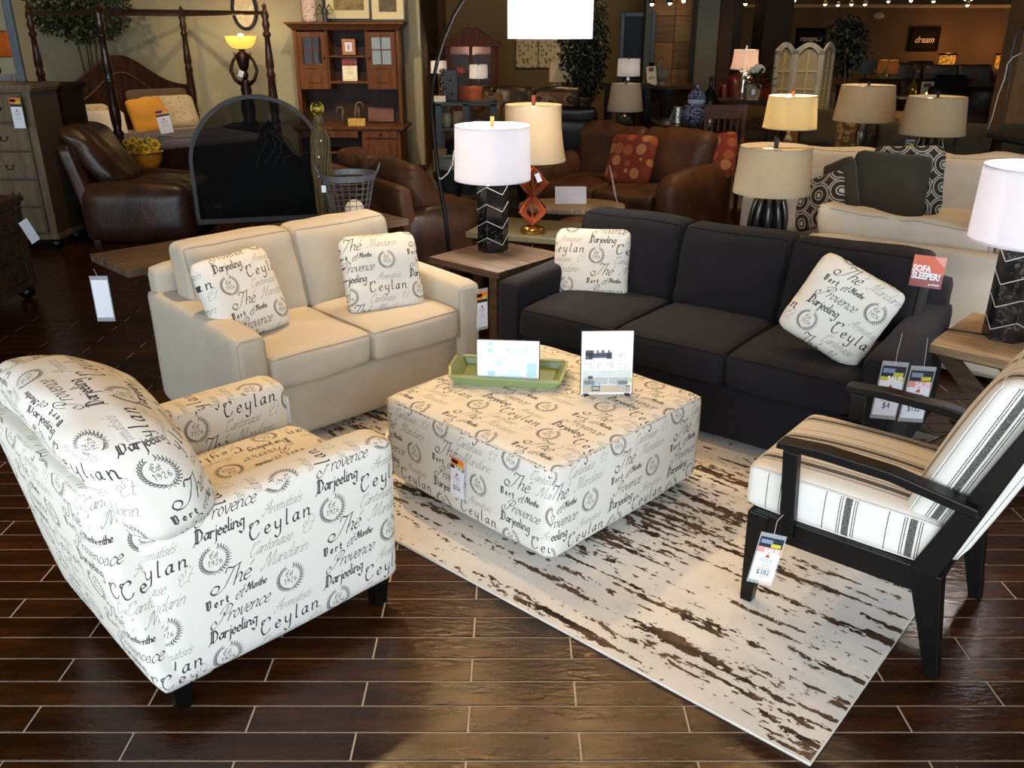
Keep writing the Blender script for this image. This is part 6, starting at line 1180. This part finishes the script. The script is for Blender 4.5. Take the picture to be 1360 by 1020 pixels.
T(MB().lathe([(.05, 0), (.10, .08), (.11, .18), (.07, .28), (.025, .34), (.02, .44), (.03, .46)], 20).build('vase', BLACK, None, smooth=True, loc=(at(943, 140, dy + .3).x, dy + .35, dz_)), 'tall black bottle vase behind the ginger jar', 'vase')
e = E('table_sign', 'grey paper sign lying beside the left silver vase', 'sign', (at(896, 160, dy - .1).x, dy + .0, dz_)); e.rotation_euler = (R(-35), R(25), 0); MB().box(0, 0, .10, .10, .004, .18).build('card', plain('grey_card', srgb(150, 152, 158), .5), e)
def dchair(label, x, y, rz, h):
    e = E('dining_chair', label, 'chair', (x, y, 0), rz, 'dark slatted dining chairs'); sh = h * .58; CW = wood('chestnut_chair', srgb(52, 26, 16), srgb(84, 44, 28), .3, coat=.3)
    MB().box(0, 0, sh, .44, .42, .05).build('seat', CW, e, bevel=.008)
    for sx in (-1, 1):
        MB().box(sx * .19, .18, sh / 2, .04, .04, sh).build('leg', CW, e); MB().box(sx * .19, -.19, h / 2, .04, .04, h).build('leg', CW, e)
    MB().box(0, -.19, h - .07, .34, .03, .14).build('top_rail', CW, e, bevel=.006); MB().box(0, -.19, sh + .08, .34, .03, .04).build('lower_rail', CW, e)
    for k in range(5): MB().box(-.13 + k * .065, -.19, (h + sh) / 2 - .02, .02, .02, h - sh - .22).build('back_slat', CW, e)
    return e
for px_, lab in ((965, 'dark slatted dining chair right of the ginger jar'), (1001, 'dark slatted dining chair behind the glowing cream lamp')):
    Yc = 9.1 if px_ < 980 else 9.75; p = at(px_, 139, Yc); dchair(lab, p.x, Yc + .2, 0, p.z)
# lamp, flowers and folding screen
yy = 11.0; p = at(985, 132, yy); xtable('dark sideboard table under the pink lamp and white flowers', at(1000, 130, yy).x, yy + .05, 0, .9, .45, p.z, DARKW, DARKW, name='side_table', planks=1, xleg=False)
pk = E('table_lamp', 'lit pink panelled lamp with stacked pale base left of the folding screen', 'lamp', (p.x, yy, p.z)); z0 = at(985, 92, yy).z - p.z; z1 = at(985, 66, yy).z - p.z; MB().lathe([(.06, 0), (.06, .02), (.02, .04), (.045, .10), (.02, .15), (.045, .22), (.02, .28), (.05, z0 * .9), (.01, z0), (.01, z1)], 16).build('lamp_base', plain('mercury_glass', srgb(210, 200, 180), .15, .7), pk, smooth=True); drum(pk, z0, z1, .172, .145, SHP, seg=16, fin=.05, finm=CHROME, curve=.008); bulb(pk, (z0 + z1) / 2, 14, (1, .8, .62))
fp = at(1000, 134, yy - .2); fw_ = E('flower_pot', 'white hydrangeas in a pale square pot beside the pink lamp', 'plant', (fp.x, yy - .1, p.z)); MB().hexa([(-.07, -.07, 0), (.07, -.07, 0), (.07, .07, 0), (-.07, .07, 0)], [(-.09, -.09, .18), (.09, -.09, .18), (.09, .09, .18), (-.09, .09, .18)]).build('pot', plain('pale_pot', srgb(150, 140, 112), .7), fw_)
rr = random.Random(5); fb = MB(); lb = MB()
for k in range(90): a, b_ = rr.uniform(0, 6.28), rr.uniform(0, 1); fb.ball((.10 * math.cos(a) * b_ ** .5 + .02, .07 * math.sin(a) * b_ ** .5 - .02, .34 + .05 * (1 - b_) + rr.uniform(-.02, .02)), .017, 6, 4)
for k in range(160): a = rr.uniform(0, 6.28); r_ = rr.uniform(.03, .2); c = Vector((r_ * math.cos(a) + .06, r_ * math.sin(a) * .6, .24 + rr.uniform(-.09, .1))); d = Vector((math.cos(a), math.sin(a), rr.uniform(-.5, .6))).normalized() * .09; n_ = d.cross(Vector((0, 0, 1))).normalized() * .025; lb.add([tuple(c), tuple(c + d * .5 + n_), tuple(c + d), tuple(c + d * .5 - n_)], [(0, 1, 2, 3)])
T(fb.build('blossoms', plain('white_petals', srgb(228, 226, 208), .7), fw_, smooth=True), kind='stuff'); T(lb.build('leaves', LEAF, fw_), kind='stuff')
price_tag('small white tag on the pale pot of hydrangeas', (fp.x - .02, yy - .25, p.z + .10), 0, .04, .06, None, 'plain', gloss=False)
sy_ = 12.0; fsn = E('folding_screen', 'three-panel weathered white folding screen with arched tops and cream glass', 'screen', (at(1068, 120, sy_).x, sy_, 0)); WWD = wood('whitewashed_wood', srgb(140, 140, 130), srgb(180, 180, 170), .7, (20, 20, 3)); CRP = plain('cream_pane', srgb(146, 134, 100), .6, var=.05); ztop = at(1068, 56, sy_).z
pxs = [1030.5, 1055.5, 1094, 1108]; ys_ = [sy_ - .1, sy_ + .05, sy_ - .05, sy_ + .35]
for i in range(3):
    a, b_ = at(pxs[i], 70, ys_[i]), at(pxs[i + 1], 70, ys_[i + 1]); w_ = math.hypot(b_.x - a.x, ys_[i + 1] - ys_[i]); ang = math.atan2(ys_[i + 1] - ys_[i], b_.x - a.x)
    pe = E('panel', None, None, ((a.x + b_.x) / 2 - fsn.location.x, (ys_[i] + ys_[i + 1]) / 2 - sy_, 0), ang); pe.parent = fsn; fw2 = .055; zs_ = ztop - .10
    for sx in (-1, 1): MB().box(sx * (w_ / 2 - fw2 / 2), 0, zs_ / 2, fw2, .03, zs_).build('stile', WWD, pe)
    top = [(-w_ / 2, zs_ - .05)] + [(-w_ / 2 + w_ * k / 12, zs_ + .10 * math.sin(PI * k / 12)) for k in range(13)] + [(w_ / 2, zs_ - .05)]; inn2 = [(w_ / 2 - fw2, zs_ - .05)] + [((w_ / 2 - fw2) - (w_ - 2 * fw2) * k / 12, zs_ - .05 + .09 * math.sin(PI * k / 12)) for k in range(1, 12)] + [(-w_ / 2 + fw2, zs_ - .05)]
    MB().prism(top + inn2, -.015, .015, 'y').build('arched_rail', WWD, pe)
    for z_ in (.12, zs_ * .40): MB().box(0, 0, z_, w_ - 2 * fw2, .03, .12 if z_ < .2 else .07).build('rail', WWD, pe)
    MB().prism([(-w_ / 2 + fw2, .1), (w_ / 2 - fw2, .1)] + [((w_ / 2 - fw2) - (w_ - 2 * fw2) * k / 8, zs_ - .06 + .08 * math.sin(PI * k / 8)) for k in range(9)], .004, .010, 'y').build('pane', CRP, pe)
    mu = MB().box(0, 0, zs_ * .7, .018, .014, zs_ * .58)
    for z_ in (zs_ * .56, zs_ * .70, zs_ * .84): mu.box(0, 0, z_, w_ - 2 * fw2, .014, .018)
    mu.build('muntins', plain('pale_muntin', srgb(176, 166, 128), .6), pe)
tree('dark leafy artificial tree right of the folding screen', at(1122, 70, 13.0).x, 13.0, 1.25, .8, .32, .42, 700, LEAFD, 31, lf=.09)
rc = sofa('armchair', 'red leather round-backed chair half hidden behind the hydrangeas', 'armchair', .85, .85, 1, leather('oxblood_leather', srgb(76, 26, 18), srgb(112, 44, 30)), None, (at(1018, 100, 12.6).x, 12.8, 0), R(-160), backh=1.25, armw=.14, seed=61, back_r=.1)
# sofas at right back
TAUPE = fabric('taupe_fabric', srgb(120, 98, 68)); PAIS = patt_mat('paisley_print', (srgb(70, 58, 38), srgb(150, 128, 84), srgb(96, 78, 50), 13))
sofa('sofa', 'taupe fabric sofa with paisley pillows behind the ivory sofa', 'sofa', 2.3, .95, 2, TAUPE, None, (at(1160, 200, 10.4).x, 10.6, 0), R(170), backh=.93, seed=71, arm_r=.07)
for px_, py_, lab, mm in ((1112, 176, 'paisley pillow at the left end of the taupe sofa', PAIS), (1190, 176, 'paisley pillow at the right of the taupe sofa near the ribbed lamp', PAIS), (1086, 170, 'plain dark grey pillow at the far left of the taupe sofa', DK), (1160, 180, 'dark leaf-print pillow in the middle of the taupe sofa', patt_mat('leaf_print', (srgb(44, 38, 30), srgb(96, 84, 62), srgb(60, 52, 40), 9)))):
    pillow(lab, mm, at(px_, py_, 10.2), -100, 18, 0, .44, .44, .16, px_ % 7)
sofa('sofa', 'brown leather sofa in the far right hall below the word sign', 'sofa', 2.6, 1.0, 3, leather('hall_brown_leather', srgb(84, 54, 32), srgb(120, 80, 50)), None, (at(1235, 125, 16.5).x, 16.8, 0), R(178), backh=.98, armw=.25, arm_r=.1, seed=81, wr=.03)
pillow('black pillow on the brown leather sofa in the far hall', plain('black_cloth', srgb(24, 20, 16), .9), at(1262, 118, 16.2), -90, 16, 0, .6, .5, .18, 2)
mt_ = at(1215, 131, 14.0); ct = xtable('dark tall table with the glass lantern tray in the far right hall', mt_.x, 14.2, 0, 1.1, .7, mt_.z, DARKW, DARKW, name='side_table', planks=1, xleg=False)
e = E('lantern_tray', 'cream tray with a golden glass decanter group on the tall dark table', 'tray', (at(1212, 130, 14.0).x, 14.05, mt_.z)); MB().box(0, 0, .015, .5, .3, .03).build('tray_base', plain('cream_tray', srgb(206, 188, 150), .5), e); GG = plain('gold_glass', srgb(150, 124, 44), .1, .5)
for x_, h_ in ((-.14, .2), (-.02, .32), (.12, .22)): MB().lathe([(.04, .03), (.07, .08), (.06, h_ * .6), (.015, h_ * .8), (.02, h_)], 14).build('decanter', GG, e, smooth=True)
MB().ball((.2, -.08, .07), .04, 10, 8).build('candle_glow', glow('candle_glow', (1, .8, .5, 1), 4), e)
e = E('table_sign', 'cream price sign beside the golden decanters on the tall dark table', 'sign', (at(1231, 130, 13.9).x, 13.95, mt_.z)); MB().box(0, 0, .125, .19, .004, .25).build('card', plain('cream_card3', srgb(232, 212, 170), .6), e); MB().box(0, -.003, .20, .12, .002, .05).build('header_picture', plain('header_brown2', srgb(110, 70, 44), .5), e); text('sign_lettering', '1429', .05, plain('price_print', srgb(120, 96, 70), .5), e, (0, -.003, .06), sx=.9)
for px_, c_, lab in ((1147, srgb(150, 150, 130), 'grey drum lamp at the left of a pair in the far hall'), (1176, srgb(176, 140, 92), 'tan drum lamp with white rim beside the grey one in the far hall')):
    lampx(lab, px_, 112, 98, 80, 26, 19.0, shade_mat('far_shade_%d' % px_, c_, .4), 10 if px_ > 1150 else 0, group='drum lamps in the far hall')
xtable('dark table under the pair of drum lamps in the far hall', at(1162, 112, 19.0).x, 19.1, 0, 1.4, .6, at(1162, 112, 19.0).z, DARKW, DARKW, name='side_table', planks=1, xleg=False)
star = MB()
for k in range(5): a = 2 * PI * k / 5; star.bar((0, 0, 0), (.24 * math.cos(a), 0, .24 * math.sin(a)), .10, .05, .03, .02)
so = T(star.build('starfish_ornament', plain('starfish_gold', srgb(206, 170, 96), .6), None, loc=at(1172, 103, 18.2)), 'golden starfish ornament in front of the far drum lamps', 'ornament')
for px_, lab in ((1212, 'black leather recliner at the left of three in the far hall'), (1238, 'black leather recliner in the middle of three in the far hall'), (1290, 'wide black leather recliner below the right amber lamp')):
    Y_ = {1212: 23.0, 1238: 24.4, 1290: 21.6}[px_]; p = at(px_, 92, Y_); sofa('recliner', lab, 'recliner', 1.0 if px_ < 1280 else 2.0, .95, 1 if px_ < 1280 else 2, LEATHD, None, (p.x, Y_ + .4, 0), R(180), backh=1.05, armw=.22, arm_r=.1, seed=px_, group='black leather recliners in the far hall')
rcl = sofa('recliner', 'dark brown leather recliner at the right of the far hall brown sofa', 'recliner', 1.3, 1.0, 1, LEATHD, None, (at(1285, 160, 12.6).x, 13.0, 0), R(150), backh=1.06, armw=.25, arm_r=.12, seed=91, wr=.03)
AMBS, nt_, b__ = nm('amber_mica_shade'); t = noise_tex(nt_, 16, 4); r = ramp(nt_, t.outputs[0], [(.4, srgb(120, 60, 14)), (.6, srgb(236, 160, 60))]); nt_.links.new(r.outputs[0], b__.inputs['Base Color']); nt_.links.new(r.outputs[0], b__.inputs['Emission Color']); b__.inputs['Emission Strength'].default_value = .8
for px_, lab in ((1254, 'glowing amber lamp right of the dream sign'), (1329, 'glowing amber lamp at the far right wall beside the black panel')):
    Y_ = 27.4; b_ = at(px_, 101, Y_); e = E('table_lamp', lab, 'lamp', (b_.x, Y_, b_.z), 0, 'amber lamps on the far wall'); z0, z1 = at(px_, 92, Y_).z - b_.z, at(px_, 73, Y_).z - b_.z; MB().lathe([(.10, 0), (.05, .05), (.05, z0)], 12).build('lamp_base', BRZ, e); MB().lathe([(.16, z0), (.22, z0 + .05), (.22, z1), (.20, z1)], 20, cap=False).build('mica_shade', AMBS, e, smooth='auto'); MB().lathe([(.28, z1), (.24, z1 + .05), (.0, z1 + .06)], 16).build('shade_cap', BRZ, e)
    d = bpy.data.lights.new('amber_bulb', 'POINT'); d.energy = 30; d.color = (1, .45, .15); o = bpy.data.objects.new('amber_bulb', d); C.objects.link(o); o.parent = e; o.location = (0, -.0, z1 + .25)
    xtable('dark stand under the amber lamp ' + ('right of the dream sign' if px_ < 1300 else 'beside the black panel'), b_.x, Y_ + .1, 0, .6, .5, b_.z, DARKW, DARKW, name='side_table', planks=1, xleg=False)
def wsign(label, x0, y0, x1, y1, word_, size):
    a, b_ = at(x0, y1, 28.2), at(x1, y0, 28.2); e = E('word_sign', label, 'sign', ((a.x + b_.x) / 2, 28.27, (a.z + b_.z) / 2)); w_, h_ = b_.x - a.x, b_.z - a.z; DF = plain('sign_black', srgb(30, 24, 18), .9, spec=.05)
    MB().box(0, 0, 0, w_, .05, h_).build('board', DF, e)
    for s in (-1, 1): MB().box(s * (w_ / 2 - .04), -.02, 0, .08, .06, h_).build('frame_side', plain('sign_frame', srgb(20, 14, 10), .9, spec=.05), e); MB().box(0, -.02, s * (h_ / 2 - .04), w_ - .16, .06, .08).build('frame_rail', plain('sign_frame', srgb(20, 14, 10), .9, spec=.05), e)
    if word_: text('sign_lettering', word_, size, plain('sign_cream', srgb(220, 205, 180), .6), e, (.0, -.032, -.02), shear=.35, sx=.85, bold=.001)
wsign('black framed sign reading dream on the far brown wall', 1206, 36, 1251, 68, 'dream', .27); wsign('black framed sign with faint lettering above the folding screen', 1056, 37, 1099, 64, 'romance', .22)
wsign('tall black panel at the right of the far brown wall', 1336, 36, 1350, 74, None, 0)
em = E('emergency_light', 'oval pale emergency light on the far brown wall', 'light', at(1167, 21, 28.25)); MB().ball((0, 0, 0), .17, 16, 10, (1, .3, .6)).build('housing', plain('cream_plastic', srgb(170, 150, 110), .5), em, smooth=True); MB().box(0, .03, 0, .2, .04, .1).build('mount', plain('cream_plastic2', srgb(150, 130, 96), .5), em)
# right edge
rp = S(MB().box(at(1350, 60, 11.0).x + .45, 11.1, 1.85, .9, .4, 3.7).build('column_right', plain('tan_column', srgb(120, 92, 60), .85)))
gt_ = at(1330, 190, 7.6); xtable('dark table with stone top at the right edge behind the white lamp', 4.75, 7.6, R(8), 1.0, .7, at(1320, 183, 7.5).z, plain('dark_stone', srgb(58, 50, 42), .3, var=.2), DARKW, name='side_table', planks=1, xleg=False)
T(MB().lathe([(.18, 0), (.24, .1), (.22, .26), (.12, .34)], 14).build('stone_planter', plain('mossy_grey_stone', srgb(52, 52, 44), .9, var=.4, bmp=.8, bscale=8), None, smooth=True, loc=(4.72, 7.62, at(1320, 183, 7.5).z)), 'dark mossy stone planter on the right edge table', 'planter')
cd2 = [tuple(at(x, y, 8.2)) for x, y in ((1358, 70), (1345, 76), (1338, 85), (1334, 105), (1326, 125), (1322, 140), (1318, 155), (1312, 172))]
T(MB().tube(cd2, .0055, 6).build('lamp_cord', CORD, None, smooth=True), 'pale cord hanging with a plug at the right edge', 'cord')
al2 = [tuple(at(x, y, 8.3)) for x, y in ((1362, 36), (1350, 45), (1343, 70), (1340, 110), (1331, 160), (1327, 200), (1322, 330))]
T(MB().tube(al2, .008, 8).build('floor_lamp_pole', GREYM, None, smooth=True), 'curved grey arc lamp pole at the right edge', 'lamp')
sofa('sofa', 'dark mottled grey sofa at the right behind the yellow globe', 'sofa', 1.8, .95, 2, plain('mottled_grey', srgb(44, 42, 36), .9, var=.35, scale=9), None, (at(1310, 220, 8.8).x, 9.4, 0), R(172), backh=.90, seed=95, arm_r=.07)
